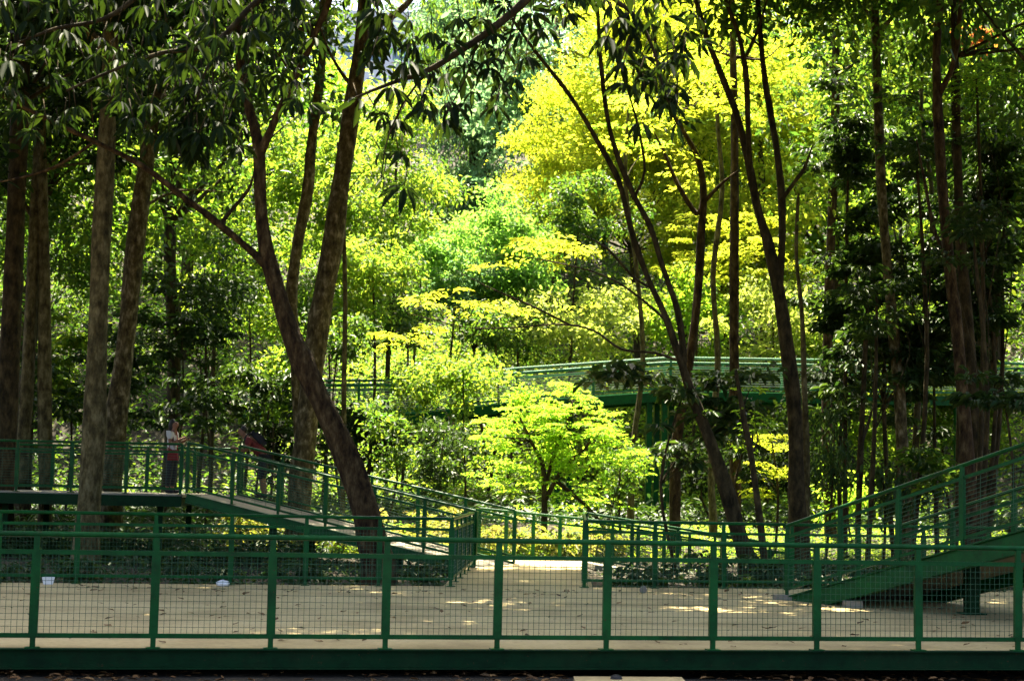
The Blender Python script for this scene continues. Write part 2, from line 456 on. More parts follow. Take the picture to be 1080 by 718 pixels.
# ------------------------------------------------------------------ railings
PR = np.random.RandomState(4)
def railing(root, pts, spacing=1.06, infill='mesh', H=1.05, mat=None, pw=0.08, first=True, last=True, wire=None, low=True, thin=1.0):
    """posts, three rails and an infill panel per bay, as parts of root"""
    mat = mat or M['green']
    wire = wire or M['wire']
    pts = [np.array(p, float) for p in pts]
    post_o = None
    for s in range(len(pts) - 1):
        a, b = pts[s], pts[s + 1]
        L = np.linalg.norm((b - a)[:2])
        nb = max(1, int(round(L / spacing)))
        d = (b - a) / np.linalg.norm(b - a)
        h = np.array((d[0], d[1], 0)); h /= np.linalg.norm(h)
        up = np.array((0, 0, 1.0))
        for i in range(nb + 1):
            if i == 0 and s > 0: continue
            if (s == 0 and i == 0 and not first) or (s == len(pts) - 2 and i == nb and not last): continue
            p = a + (b - a) * i / nb
            m = MB(); j_ = PR.normal(0, .004, 2); T = lambda t: p + np.array((j_[0] * t, j_[1] * t, t))
            m.bar(p + up * 0.002, p + up * 0.012, 0.13, 0.10, up=h[[1, 0, 2]] * (-1, 1, 1))
            m.bar(p + up * 0.012, T(0.10), pw * 0.6, 0.03, up=h[[1, 0, 2]] * (-1, 1, 1))
            m.bar(T(0.10), T(H - 0.165), pw, 0.045, up=h[[1, 0, 2]] * (-1, 1, 1))
            m.bar(T(H - 0.165), T(H - 0.03), pw * 0.68, 0.036, up=h[[1, 0, 2]] * (-1, 1, 1))
            m.build('post', mat, root)
        z = lambda p, t: p + up * t
        m = MB(); m.tube([z(a, H - 0.024), z(b, H - 0.024)], [0.026 * thin] * 2, 10); m.build('top_rail', mat, root, smooth=False)
        m = MB(); m.bar(z(a, H - 0.185), z(b, H - 0.185), 0.03, 0.042 * thin); m.build('mid_rail', mat, root)
        if low:
            m = MB(); m.bar(z(a, 0.115), z(b, 0.115), 0.03, 0.042 * thin); m.build('bottom_rail', mat, root)
        z0, z1 = 0.136, H - 0.206
        for i in range(nb):
            p = a + (b - a) * i / nb; q = a + (b - a) * (i + 1) / nb
            Lb = np.linalg.norm(q - p)
            p2, q2 = p + d * pw / 2, q - d * pw / 2
            m = MB()
            if infill == 'mesh':
                n = int(round((Lb - pw) / 0.052))
                for k in range(1, n):
                    c = p2 + (q2 - p2) * k / n
                    m.bar(z(c, z0), z(c, z1), 0.0036, 0.0036)
                n = 12
                for k in range(1, n):
                    t = z0 + (z1 - z0) * k / n
                    md = z((p2 + q2) / 2, t + PR.normal(0, .003)) + h[[1, 0, 2]] * (-1, 1, 1) * PR.normal(0, .004)
                    m.bar(z(p2, t), md, 0.0036, 0.0036); m.bar(md, z(q2, t), 0.0036, 0.0036)
            elif infill == 'wires':
                n = 13
                for k in range(1, n):
                    t = z0 + (z1 - z0) * k / n
                    m.bar(z(p2, t), z(q2, t), 0.006, 0.006)
                for k in range(1, 4):
                    c = p2 + (q2 - p2) * k / 4
                    m.bar(z(c, z0), z(c, z1), 0.005, 0.005)
            elif infill == 'slats':
                n = 10
                for k in range(1, n):
                    t = z0 + (z1 - z0) * k / n
                    m.bar(z(p2, t), z(q2, t), 0.014, 0.024)
            if m.n: m.build('mesh_panel', wire, root)

# ------------------------------------------------------------------ ground
def terrain():
    xs = np.concatenate([[-500, -300, -180, -120, -80], np.arange(-60, 60.1, 1.2), [80, 120, 180, 300, 500]])
    ys = np.concatenate([[-400, -200, -100, -50, -25], np.arange(-12, 62, 0.8), np.arange(62, 140, 2.5), [160, 220, 320, 480, 700]])
    X, Y = np.meshgrid(xs, ys)
    Z = ground(X, Y)
    nx, ny = len(xs), len(ys)
    m = MB()
    m.v = [tuple(map(float, p)) for p in zip(X.ravel(), Y.ravel(), Z.ravel())]; m.n = len(m.v)
    m.f = [(j * nx + i, j * nx + i + 1, (j + 1) * nx + i + 1, (j + 1) * nx + i) for j in range(ny - 1) for i in range(nx - 1)]
    o = m.build('ground', M['soil'], smooth=True)
    tag(o, 'dark woodland soil rising to a hillside behind the footbridge', 'ground', kind='structure')
terrain()

SL = 0.183                                   # the plaza is turned a little against the picture
def front(x): return 15.97 + SL * x
def back(x): return 25.75 + 0.215 * x

def slab(name, poly, z0, z1, mat, label, cat='pavement', kind='structure'):
    m = MB(); n = len(poly)
    m.add([(x, y, z0) for x, y in poly] + [(x, y, z1) for x, y in poly],
          [tuple(range(n))[::-1], tuple(range(n, 2 * n))] + [(i, (i + 1) % n, n + (i + 1) % n, n + i) for i in range(n)])
    o = m.build(name, mat)
    return tag(o, label, cat, kind=kind)
slab('plaza_pavement', [(-16, front(-16) + .06), (16, front(16) + .06), (16, back(16) + .12), (1.34, back(1.34) + .12), (1.62, 34.9), (-0.75, 34.7), (-0.98, back(-.98) + .12), (-16, back(-16) + .12)],
     -0.12, 0.0, M['paving'], 'beige concrete plaza behind the front railing', 'pavement')
a = 15.7
slab('path', [(0.62, 4), (1.75, 4), (1.66, a + .12), (0.64, a)], -0.5, -0.205, M['paving'], 'pale concrete path below the plaza edge', 'path')

# plaza edge beam, an I section
m = MB()
A, B = np.array((-16, front(-16), 0)), np.array((16, front(16), 0))
dirv = (B - A) / np.linalg.norm(B - A); nrm = np.array((-dirv[1], dirv[0], 0))
m.bar(A + (0, 0, -0.087), B + (0, 0, -0.087), 0.03, 0.154)
m.bar(A - nrm * 0.015 + (0, 0, -0.004), B - nrm * 0.015 + (0, 0, -0.004), 0.10, 0.012)
m.bar(A - nrm * 0.03 + (0, 0, -0.171), B - nrm * 0.03 + (0, 0, -0.171), 0.13, 0.014)
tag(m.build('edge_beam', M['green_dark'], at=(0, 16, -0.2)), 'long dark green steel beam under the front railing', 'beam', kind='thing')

# ------------------------------------------------------------------ plaza railings
r = empty('railing', (0, 16, 0), 'dark green front railing with square wire mesh nearest the viewer', 'railing')
x0 = -0.083
ux = 1.066
railing(r, [(x0 - 9 * ux * .9836, front(x0 - 9 * ux * .9836), 0), (x0, front(x0), 0), (x0 + 9 * ux * .9836, front(x0 + 9 * ux * .9836), 0)], spacing=ux, infill='mesh')
r = empty('railing', (-5, 24.3, 0), 'green mesh railing along the back of the plaza beneath the leaning tree', 'railing')
xs_ = -0.86
railing(r, [(xs_ - 13, back(xs_ - 13), 0), (xs_, back(xs_), 0)], spacing=1.13)
r = empty('railing', (-0.8, 28, 0), 'green railing running back from the plaza to the foot of the left ramp', 'railing')
railing(r, [(-0.86, back(-.86) + .12, 0), (-0.66, 31.5, 0)], spacing=1.1)
r = empty('railing', (1.3, 25.4, 0), 'green mesh railing along the back of the plaza between the opening and the right ramp', 'railing')
railing(r, [(1.20, back(1.2), 0), (9.0, back(9), 0)], spacing=1.12)
r = empty('railing', (1.4, 30, 0), 'green side railing with a slanted end on the right of the plaza opening', 'railing')
railing(r, [(1.22, back(1.22) + .14, 0), (1.53, 33.9, 0)], spacing=1.2)
# descending ramp beyond the opening
rp = empty('ramp', (2, 35, 0), 'low ramp going down to the right beyond the plaza opening', 'ramp')
m = MB()
q0, q1 = np.array((1.66, 35.0, -0.06)), np.array((6.4, 35.6, -0.70))
m.bar(q0, q1, 1.9, 0.1); m.build('deck', M['deckface'], rp)
ra = empty('railing', (2, 34, 0), parent=rp)
railing(ra, [(1.60, 34.02, 0.0), (4.4, 34.3, -0.40), (6.4, 34.6, -0.68)], spacing=1.0, low=True)
rb = empty('railing', (2, 36, 0), parent=rp)
railing(rb, [(-0.62, 35.6, 0.03), (1.7, 36.0, -0.16), (6.2, 36.6, -0.66)], spacing=0.55)
slab('path', [(-0.76, 34.72), (1.62, 34.92), (1.62, 36.1), (-0.76, 35.7)], -0.2, -0.006, M['paving'], 'small concrete landing at the far end of the plaza opening', 'path')

# ------------------------------------------------------------------ right ramp
def ramp_thing(label, p0, p1, width, nrm, beam_h, spacing, infill, ext_near=None, start_far=0.0, legs=()):
    root = empty('ramp', p0, label, 'ramp')
    p0, p1, nrm = np.array(p0, float), np.array(p1, float), np.array(nrm, float)
    up = np.array((0, 0, 1.0))
    c0, c1 = p0 + nrm * width / 2, p1 + nrm * width / 2
    m = MB(); m.bar(c0 + up * -0.03, c1 + up * -0.03, width - 0.06, 0.06); m.build('deck', M['deckface'], root)
    for s in (0.0, 1.0):
        a, b = p0 + nrm * width * s, p1 + nrm * width * s
        m = MB(); m.bar(a + up * (0.03 - beam_h / 2), b + up * (0.03 - beam_h / 2), 0.05, beam_h)
        o = nrm * (-0.045 if s == 0 else 0.045)
        m.bar(a + o + up * 0.026, b + o + up * 0.026, 0.05, 0.014)
        m.bar(a + o + up * (0.04 - beam_h), b + o + up * (0.04 - beam_h), 0.05, 0.014)
        m.build('stringer', M['green'], root)
        rr = empty('railing', a, parent=root)
        railing(rr, [a + up * 0.034, b + up * 0.034], spacing=spacing, infill=infill, wire=M['wire'])
    for t, s, zb in legs:
        q = c0 + (c1 - c0) * t + nrm * width * (s - 0.5)
        m = MB(); m.bar((q[0], q[1], zb), (q[0], q[1], q[2] - 0.06), 0.16, 0.16)
        m.bar((q[0], q[1], zb), (q[0], q[1], zb + 0.02), 0.3, 0.3)
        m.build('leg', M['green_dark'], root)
    return root
dr = np.array((0.464, -0.886, 0)); nr = np.array((0.886, 0.464, 0))
P0 = np.array((4.04, 24.16, 0.0))
P1 = P0 + dr * 7.2 + np.array((0, 0, 7.2 * 0.24))
ramp_thing('green ramp with railings climbing from the plaza out at the right edge', P0, P1, 2.05, nr, 0.27, 1.30, 'wires',
           legs=((0.40, 0.40, 0.0), (0.9, 0.5, -0.3)))
# concrete footing at the ramp foot
m = MB(); m.box((4.0, 24.12, 0.035), (0.3, 0.22, 0.07))
tag(m.build('footing', M['stone'], at=(4.0, 24.12, 0)), 'low pale concrete footing at the outer corner of the right ramp foot', 'footing')
m = MB(); m.box((4.72, 22.85, 0.045), (0.24, 0.2, 0.09))
tag(m.build('footing', M['stone'], at=(4.72, 22.85, 0)), 'small concrete block wedged under the stringer of the right ramp', 'footing')

# ------------------------------------------------------------------ left platform and ramp
pf = empty('platform', (-10, 34, 0), 'raised timber platform with green railing on the left under the tall trunks', 'platform')
PZ = 1.23
m = MB(); m.box((-12.33, 36.0, PZ - 0.03), (11.34, 4.0, 0.06)); m.build('deck', M['deckface'], pf)
m = MB()
m.bar((-18, 33.97, PZ - 0.14), (-6.66, 33.97, PZ - 0.14), 0.06, 0.22)
m.bar((-18, 38.02, PZ - 0.14), (-6.66, 38.02, PZ - 0.14), 0.06, 0.22)
for x in np.arange(-17.5, -6.5, 1.2): m.bar((x, 34.0, PZ - 0.15), (x, 38.0, PZ - 0.15), 0.05, 0.14)
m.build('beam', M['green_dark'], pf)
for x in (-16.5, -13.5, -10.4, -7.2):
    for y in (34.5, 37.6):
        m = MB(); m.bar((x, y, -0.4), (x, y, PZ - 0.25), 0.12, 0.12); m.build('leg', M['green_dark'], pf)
ra = empty('railing', (-12, 34, PZ), parent=pf)
railing(ra, [(-18, 34.0, PZ), (-10.05, 34.0, PZ), (-6.70, 34.0, PZ)], spacing=1.12, infill='wires', wire=M['wire'])
ra = empty('railing', (-12, 38, PZ), parent=pf)
railing(ra, [(-18, 38.0, PZ), (-6.1, 38.0, PZ), (-5.88, 36.2, PZ)], spacing=1.12, infill='wires', wire=M['wire'])
ramp_thing('long green ramp sloping down from the left platform toward the plaza opening', (-6.57, 34.0, PZ), (-0.62, 31.6, 0.0), 2.0, (0.374, 0.927, 0), 0.2, 1.12, 'wires',
           legs=((0.3, 0.1, -0.4), (0.3, 0.9, -0.4), (0.62, 0.1, -0.4), (0.62, 0.9, -0.4)))

# ------------------------------------------------------------------ far footbridge
BD = 50.0
fb = empty('footbridge', W(620, 540, BD), 'long green footbridge crossing high behind the lime bush', 'footbridge')
def bz(px, py, d): return W(px, py, d)
BP = [(255, 437, 51.5), (440, 436, 51.0), (545, 424, 50.4), (707, 413, 50), (900, 416, 50), (1120, 420, 50)]
bp = [W(*q) for q in BP]
m = MB(); g = MB()
for a, b in zip(bp[:-1], bp[1:]):
    off = np.array((0, 1.0, 0))
    m.bar(a + off - (0, 0, 0.05), b + off - (0, 0, 0.05), 1.95, 0.08)
    g.bar(a - (0, 0, 0.14), b - (0, 0, 0.14), 0.08, 0.28)
    g.bar(a + off * 2 - (0, 0, 0.14), b + off * 2 - (0, 0, 0.14), 0.08, 0.28)
m.build('deck', M['deckface'], fb); g.build('girder', M['green'], fb)
ra = empty('railing', bp[0], parent=fb)
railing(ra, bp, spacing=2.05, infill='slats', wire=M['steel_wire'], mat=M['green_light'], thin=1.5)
rb = empty('railing', bp[0] + (0, 2, 0), parent=fb)
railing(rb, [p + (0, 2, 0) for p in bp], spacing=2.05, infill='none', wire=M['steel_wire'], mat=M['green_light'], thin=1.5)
for px, dd in ((683, 0.2), (691, 1.8), (699, 0.2), (706, 1.8), (587, 0.2), (599, 1.8), (1010, 0.2), (1020, 1.8), (360, 0.3), (372, 1.8)):
    p = W(px, 545, BD + dd); top = W(px, 425, BD + dd)
    zt = np.interp(p[0], [q[0] for q in bp], [q[2] for q in bp]) - 0.29
    m = MB(); m.bar((p[0], p[1], float(ground(p[0], p[1])) - 0.2), (p[0], p[1], zt), 0.17, 0.17); m.build('column', M['green'], fb)

# ------------------------------------------------------------------ trees with trunks in view
def tree_px(name, label, pts, d, bark, crowns, seed, group=None, more=(), limbs=5, limb_r=0.05, cat='tree', sides=14, bump=0.11, thin=1.0):
    """first trunk path starts at the ground; extra limbs follow their own pixel paths"""
    P, Rr = path_px(pts, d); Rr = [q * thin for q in Rr]
    g = float(ground(P[0][0], P[0][1]))
    r0, q0 = Rr[0], P[0]
    while len(P) > 2 and P[0][2] < g + .45: P.pop(0); Rr.pop(0)
    f0 = q0 if q0[2] > g else q0
    d_ = (P[0] - f0) / (np.linalg.norm(P[0] - f0) + 1e-6)
    for zz, k_ in ((.42, 1.04), (.14, 1.3), (-.15, 1.9)):
        b_ = np.array((f0[0], f0[1], g + zz)) + np.array((d_[0], d_[1], 0)) * zz * .5
        P.insert(0, b_); Rr.insert(0, r0 * k_)
    base = (P[0][0], P[0][1], g)
    tr = [(P, Rr)]
    for q in more:
        q_ = path_px(q, d); q_[1][-1] *= .3; tr.append(q_)
    return plant(name, label, cat, base, tr, M[bark], crowns, seed, group, limbs, limb_r, sides, bump)

def up(px, py, d, dz, dx=0, dy=0):
    p = W(px, py, d); return p + np.array((dx, dy, dz))

# high crowns that shade the place (mostly above the picture)
def CB(x, y, z, rx, ry, rz, **kw): return dict(c=(x, y, z), r=(rx, ry, rz), **kw)

def canopy(x0, x1, seed, y1=34.5):
    """even canopy of unseen leaf blobs, added to the carrying tree to shade the plaza"""
    rs = np.random.RandomState(seed); out = []
    for x in np.arange(x0 + .9, x1, 1.9):
        for y in np.arange(19.8, y1, 1.9):
            if rs.rand() < .02: continue
            zz = 12.0 + rs.uniform(-.4, .9) + max(0, y - 29) * .32
            out.append(CB(x + rs.normal(0, .3), y + rs.normal(0, .3), zz, 1.8, 1.8, .8, L=.26, cov=6.0, cr=.9, shell=.7, limbs=1))
    for x in np.arange(x0 + .2, x1, 1.7):
        for y in np.arange(20.6, 26.5, 1.8):
            out.append(CB(x + rs.normal(0, .25), y + rs.normal(0, .25), 13.4 + rs.uniform(-.3, .5), 1.6, 1.6, .7, L=.26, cov=4.0, cr=.9, shell=.7, limbs=1))
    return out

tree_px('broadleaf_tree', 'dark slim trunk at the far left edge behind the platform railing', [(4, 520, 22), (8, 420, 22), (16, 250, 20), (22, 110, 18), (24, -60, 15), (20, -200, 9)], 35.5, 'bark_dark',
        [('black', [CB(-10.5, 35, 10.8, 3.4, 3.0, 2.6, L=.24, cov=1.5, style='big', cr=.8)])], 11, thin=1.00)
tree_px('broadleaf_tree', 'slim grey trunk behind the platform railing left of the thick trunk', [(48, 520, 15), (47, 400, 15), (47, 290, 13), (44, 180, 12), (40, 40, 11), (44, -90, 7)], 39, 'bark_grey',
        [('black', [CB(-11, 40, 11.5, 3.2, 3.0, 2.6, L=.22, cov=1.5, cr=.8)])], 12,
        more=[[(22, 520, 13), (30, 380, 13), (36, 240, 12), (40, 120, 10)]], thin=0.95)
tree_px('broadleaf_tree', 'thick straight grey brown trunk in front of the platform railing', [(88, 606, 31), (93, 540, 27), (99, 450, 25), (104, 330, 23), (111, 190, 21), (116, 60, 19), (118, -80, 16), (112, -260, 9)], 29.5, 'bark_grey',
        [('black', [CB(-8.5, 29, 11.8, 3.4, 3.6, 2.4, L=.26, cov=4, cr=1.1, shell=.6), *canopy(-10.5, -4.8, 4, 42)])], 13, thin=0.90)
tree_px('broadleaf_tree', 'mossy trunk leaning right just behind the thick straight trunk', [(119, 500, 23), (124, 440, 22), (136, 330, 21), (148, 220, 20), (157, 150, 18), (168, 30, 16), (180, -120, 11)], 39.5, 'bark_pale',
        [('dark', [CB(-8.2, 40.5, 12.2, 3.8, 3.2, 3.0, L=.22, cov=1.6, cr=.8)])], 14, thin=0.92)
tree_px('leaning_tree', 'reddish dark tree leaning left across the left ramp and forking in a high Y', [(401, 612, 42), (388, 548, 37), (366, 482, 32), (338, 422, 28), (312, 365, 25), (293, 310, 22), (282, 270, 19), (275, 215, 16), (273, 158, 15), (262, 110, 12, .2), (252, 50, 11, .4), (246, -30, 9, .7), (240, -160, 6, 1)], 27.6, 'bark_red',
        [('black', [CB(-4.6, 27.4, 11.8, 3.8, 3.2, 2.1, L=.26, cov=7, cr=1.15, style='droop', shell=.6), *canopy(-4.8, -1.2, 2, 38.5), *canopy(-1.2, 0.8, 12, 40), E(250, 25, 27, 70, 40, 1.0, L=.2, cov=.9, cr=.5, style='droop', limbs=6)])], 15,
        more=[[(275, 162, 9.8), (290, 128, 8.2, -.2), (310, 82, 8.2, -.5), (332, 36, 7.4, -.8), (352, -15, 6.6, -1), (380, -140, 4.1, -1.5)],
              [(288, 288, 9.8), (262, 262, 7.4, -.1), (225, 232, 7.4, -.2), (190, 205, 6.6, -.4), (150, 175, 5.7, -.5), (105, 152, 4.9, -.8), (55, 128, 4.9, -1.1), (5, 103, 4.1, -1.4), (-60, 70, 3.3, -2)],
              [(232, 238, 4.9), (244, 222, 4.1, .3), (262, 200, 3.3, .5), (268, 180, 2.5, .6)],
              [(100, 150, 3.3), (60, 175, 3.3, .3), (20, 188, 2.5, .5), (-20, 195, 1.6, .5)]], thin=0.82)
tree_px('tall_tree', 'tall pale barked trunk behind the left ramp passing the leaning tree', [(313, 560, 30), (318, 500, 27), (325, 440, 26), (333, 370, 26), (343, 300, 26), (354, 230, 24), (364, 165, 22), (374, 95, 20), (383, 30, 18), (390, -60, 15), (396, -190, 9)], 37.5, 'bark_pale',
        [('fresh', [CB(-4.2, 38, 14.6, 3.0, 3.0, 1.8, L=.2, cov=1.6, cr=.8), CB(-0.2, 36.0, 14.9, 2.9, 3.4, 1.5, L=.26, cov=5, cr=1.1, shell=.6)])], 16,  # second blob is a high crown part added to shade the plaza opening
        more=[[(381, 42, 9.5), (398, 28, 7.7, .3), (425, 8, 6.9, .6), (460, -30, 5.2, 1)], [(374, 95, 4.3), (350, 60, 3.4), (335, 20, 2.6)]], thin=0.86)
tree_px('tall_tree', 'twisted slender pale trunk just left of the tall pale barked trunk', [(318, 520, 15), (316, 440, 15), (311, 370, 15), (308, 310, 14), (315, 250, 14), (325, 195, 14), (330, 140, 12), (338, 80, 11), (342, 20, 10), (338, -80, 7)], 40, 'bark_pale',
        [('mid', [CB(-6.4, 41, 13.8, 2.6, 2.6, 2.2, L=.2, cov=1.4, cr=.8)])], 17, thin=0.85)
tree_px('sapling', 'thin straight sapling stem right of the tall pale barked trunk', [(362, 500, 5), (363, 400, 5), (364, 300, 5), (361, 210, 4), (356, 150, 3)], 41, 'bark_grey',
        [('fresh', [E(362, 180, 41, 42, 40, 1.0, L=.17, cov=.9, cr=.5)])], 18, thin=1.00)

# centre right: yellow leaved trees with thin curved stems
tree_px('feathery_tree', 'twin stemmed tree with two thin curved stems and long limbs reaching left under yellow sprays',
        [(792, 600, 26), (780, 565, 24), (764, 510, 22), (745, 455, 17), (728, 410, 14), (716, 375, 11), (700, 330, 9), (682, 290, 8), (665, 240, 8), (652, 190, 8), (628, 145, 7), (600, 100, 6), (565, 55, 5), (540, 20, 4)], 31.5, 'bark_dark',
        [('yellow', [E(560, 268, 36, 85, 15, 1.2, L=.12, cov=.8, cr=.55, style='spray', limbs=2), E(610, 255, 35.5, 45, 16, 1.0, L=.13, cov=.9, cr=.5, style='spray', limbs=2),
                     E(455, 312, 36, 60, 12, 1.0, L=.12, cov=.7, cr=.5, style='spray', limbs=2), E(420, 352, 36, 60, 14, .9, L=.13, cov=.9, cr=.5, style='spray', limbs=2),
                     E(560, 320, 36, 60, 14, .9, L=.13, cov=.6, cr=.5, style='spray', limbs=2),
                     E(560, 20, 33, 70, 50, 1.2, L=.13, cov=.5, cr=.6, style='spray', limbs=3)])], 21, limb_r=.02,
        more=[[(716, 378, 6.5), (722, 380, 6.5), (715, 330, 6.5), (700, 285, 5.8), (686, 240, 5.8), (668, 205, 5.8), (650, 160, 5), (640, 120, 5), (633, 60, 4.3), (630, 0, 3.6), (625, -60, 2.9)],
              [(703, 338, 3.2), (680, 318, 2.6, .6), (655, 300, 2.2, 1.2), (630, 288, 1.9, 2), (600, 280, 1.6, 2.8), (560, 272, 1.2, 3.6), (500, 268, 0.72, 4.2)],
              [(690, 305, 2.9), (668, 292, 2.9, .5), (640, 262, 2.2, 1), (612, 246, 2.2, 2)],
              [(716, 380, 3.2), (690, 372, 2.9, .6), (655, 368, 2.6, 1), (625, 348, 2.3, 1.6), (590, 342, 2, 2.4), (550, 345, 1.7, 3.2), (500, 346, 1.3, 4), (460, 338, 1, 4.4), (430, 330, 0.72, 4.6)],
              [(600, 342, 2.2, 2), (560, 322, 2.2, 2.6), (520, 305, 1.4, 3.3), (480, 285, 1.4, 4)],
              [(668, 210, 3.6), (680, 180, 2.9, -.3), (672, 130, 2.9, -.5), (660, 90, 2.2, -.6)]], thin=0.72)
tree_px('slim_tree', 'dark thick stemmed tree behind the twin stems with a branching top', [(712, 560, 17), (712, 500, 15), (716, 450, 14), (726, 390, 13), (735, 320, 12), (739, 250, 12), (742, 205, 10), (735, 165, 8), (710, 120, 6), (695, 80, 5), (690, 30, 4)], 39, 'bark_red',
        [('yellow', [E(700, 120, 40, 75, 75, 1.5, L=.14, cov=.7, cr=.6, style='spray')])], 22, limb_r=.02,
        more=[[(742, 210, 5.9), (735, 225, 5.9), (715, 195, 4.4, .2), (700, 160, 3.7, .4), (690, 140, 3, .5)], [(741, 215, 5.2), (760, 195, 3.7, -.2), (778, 180, 3, -.4)]], thin=0.74)
tree_px('straight_tree', 'straight lit trunk standing between the dark stems and the forked tree', [(777, 540, 14), (775, 450, 14), (774, 350, 13), (775, 250, 12), (775, 150, 11), (773, 60, 9), (772, -60, 6)], 41, 'bark_red',
        [('yellow', [CB(5.6, 42, 12.6, 2.2, 2.0, 1.8, L=.14, cov=.9, cr=.7, style='spray')])], 23, thin=0.78)
tree_px('forked_tree', 'forked tree with two tall arms behind the plaza opening right of centre', [(845, 575, 25), (840, 520, 23), (838, 440, 22), (830, 360, 20), (820, 300, 19), (808, 252, 14), (798, 215, 12), (789, 170, 11), (775, 115, 10), (758, 72, 9), (742, 30, 8), (728, -30, 7), (715, -120, 4)], 33.5, 'bark_dark',
        [('mid', [CB(5.4, 33, 12.6, 3.2, 2.8, 1.9, L=.19, cov=1.7, cr=.7), *canopy(0.8, 5.6, 3, 37.5)])], 24,
        more=[[(822, 300, 8.6), (825, 255, 7.9), (824, 205, 7.9, .2), (818, 150, 7.2, .3), (809, 100, 6.5, .5), (803, 50, 5.8, .6), (799, -10, 5, .8), (795, -100, 2.9, 1)],
              [(791, 178, 6.5), (789, 130, 5.8, -.3), (787, 85, 5.8, -.5), (780, 40, 5, -.7), (768, 8, 4.3, -.9), (752, -40, 3.6, -1)],
              [(787, 60, 3.6, -.6), (800, 30, 3.6, -.7), (812, -10, 2.9, -.8)],
              [(824, 212, 5), (836, 195, 4.3, -.2), (848, 178, 3.6, -.4), (858, 150, 2.2, -.6)]], thin=0.72)
tree_px('slim_tree', 'slim sinuous stem close behind the forked tree', [(850, 560, 11), (850, 470, 10), (848, 400, 8), (846, 330, 6), (840, 270, 5), (842, 200, 4)], 34.8, 'bark_grey',
        [('fresh', [E(845, 190, 35, 30, 45, .8, L=.15, cov=.7, cr=.5)])], 25, thin=0.75)
tree_px('straight_tree', 'pale straight trunk right of the forked tree rising behind dark leaves', [(876, 560, 15), (872, 450, 14), (874, 320, 13), (878, 200, 12), (882, 80, 11), (880, -40, 9), (882, -150, 5)], 43, 'bark_red',
        [('mid', [CB(8.6, 44, 14.0, 3.0, 3.0, 2.2, L=.2, cov=1.3, cr=.8)])], 26, thin=0.78)
tree_px('straight_tree', 'tall grey trunk emerging from the dark leaves at the right', [(956, 560, 16), (952, 480, 15), (946, 390, 14), (938, 300, 12), (931, 220, 12), (926, 120, 12), (923, 20, 11), (918, -80, 8)], 36, 'bark_pale',
        [('fresh', [CB(8.2, 36, 12.8, 3.2, 3.0, 2.4, L=.2, cov=1.4, cr=.8)])], 27, more=[[(924, 40, 5.7), (940, 20, 4.9, -.3), (965, -10, 4.1, -.6)]], thin=0.82)
tree_px('forest_tree', 'reddish trunk lit along its left side above the right ramp', [(1024, 575, 20), (1020, 480, 18), (1011, 370, 16), (1002, 280, 15), (994, 200, 14), (989, 120, 13), (988, 50, 11), (994, -30, 9), (1000, -140, 5)], 31, 'bark_red',
        [('dark', [*canopy(5.6, 10.4, 5, 38.5)])], 28,
        more=[[(990, 100, 7), (1005, 70, 6.2, -.2), (1012, 20, 5.5, -.4), (1015, -40, 3.9, -.5)], [(1003, 285, 4.7), (985, 240, 3.9, .3), (975, 190, 3.1, .5), (965, 140, 2.3, .6)]], thin=0.78)
tree_px('forest_tree', 'dark trunk pressed close behind the reddish trunk at the right', [(1036, 560, 16), (1030, 470, 16), (1022, 360, 15), (1014, 260, 14), (1010, 170, 12), (1007, 60, 10), (1004, -60, 6)], 33.5, 'bark_dark',
        [('mid', [CB(10.4, 34, 11.6, 3.0, 3.0, 2.2, L=.22, cov=1.4, cr=.8, style='droop')])], 29, thin=0.78)
tree_px('slim_tree', 'pair of thin dark stems in a V at the far right under dark leaves', [(1038, 540, 9), (1036, 430, 8), (1040, 330, 8), (1044, 250, 7), (1047, 160, 5), (1045, 80, 3)], 37, 'bark_dark',
        [('dark', [E(1060, 190, 38, 45, 60, 1.2, L=.2, cov=.9, cr=.6, style='big')])], 30,
        more=[[(1037, 440, 6), (1050, 360, 6), (1054, 290, 5.1), (1062, 220, 4.2), (1066, 150, 3.4)]], thin=0.85)
tree_px('slim_tree', 'thin dark leaning stem beside the lit groundcover right of the twin stems', [(806, 590, 11), (801, 545, 10), (792, 480, 9), (783, 430, 7), (776, 390, 5)], 30.5, 'bark_dark',
        [('lime', [E(800, 440, 31, 24, 50, .7, L=.13, cov=.8, cr=.35, style='spray')])], 31, thin=0.72)
tree_px('slim_tree', 'slender stem leaning right between the tall grey trunk and the reddish trunk', [(962, 570, 8), (966, 460, 7), (974, 340, 6), (984, 220, 5), (972, 120, 4), (975, 20, 3)], 38.5, 'bark_grey',
        [('mid', [E(975, 60, 38.5, 36, 46, .9, L=.16, cov=.8, cr=.5)])], 33)
tree_px('slim_tree', 'slender sinuous stem between the twin stems and the straight lit trunk', [(752, 570, 8), (750, 480, 7), (757, 380, 6), (752, 290, 6), (762, 200, 5), (756, 110, 4), (764, 10, 3)], 42.5, 'bark_grey',
        [('lime', [E(760, 60, 42.5, 40, 50, 1, L=.14, cov=.6, cr=.5, style='spray')])], 34)
tree_px('slim_tree', 'slender bare stem left of the twin stems behind the lime tree', [(664, 560, 7), (668, 470, 6), (678, 380, 5), (672, 290, 5), (660, 190, 4), (664, 100, 3)], 43.5, 'bark_grey',
        [('lime', [E(664, 120, 43.5, 40, 50, 1, L=.14, cov=.6, cr=.5, style='spray')])], 35)
tree_px('slim_tree', 'thin upright dark stem between the forked tree and the right ramp', [(905, 560, 6), (908, 470, 6), (912, 380, 5), (915, 300, 4)], 35, 'bark_dark',
        [('dark', [E(905, 395, 35, 42, 70, .9, L=.2, cov=.8, cr=.5, style='big')])], 32, thin=1.00)

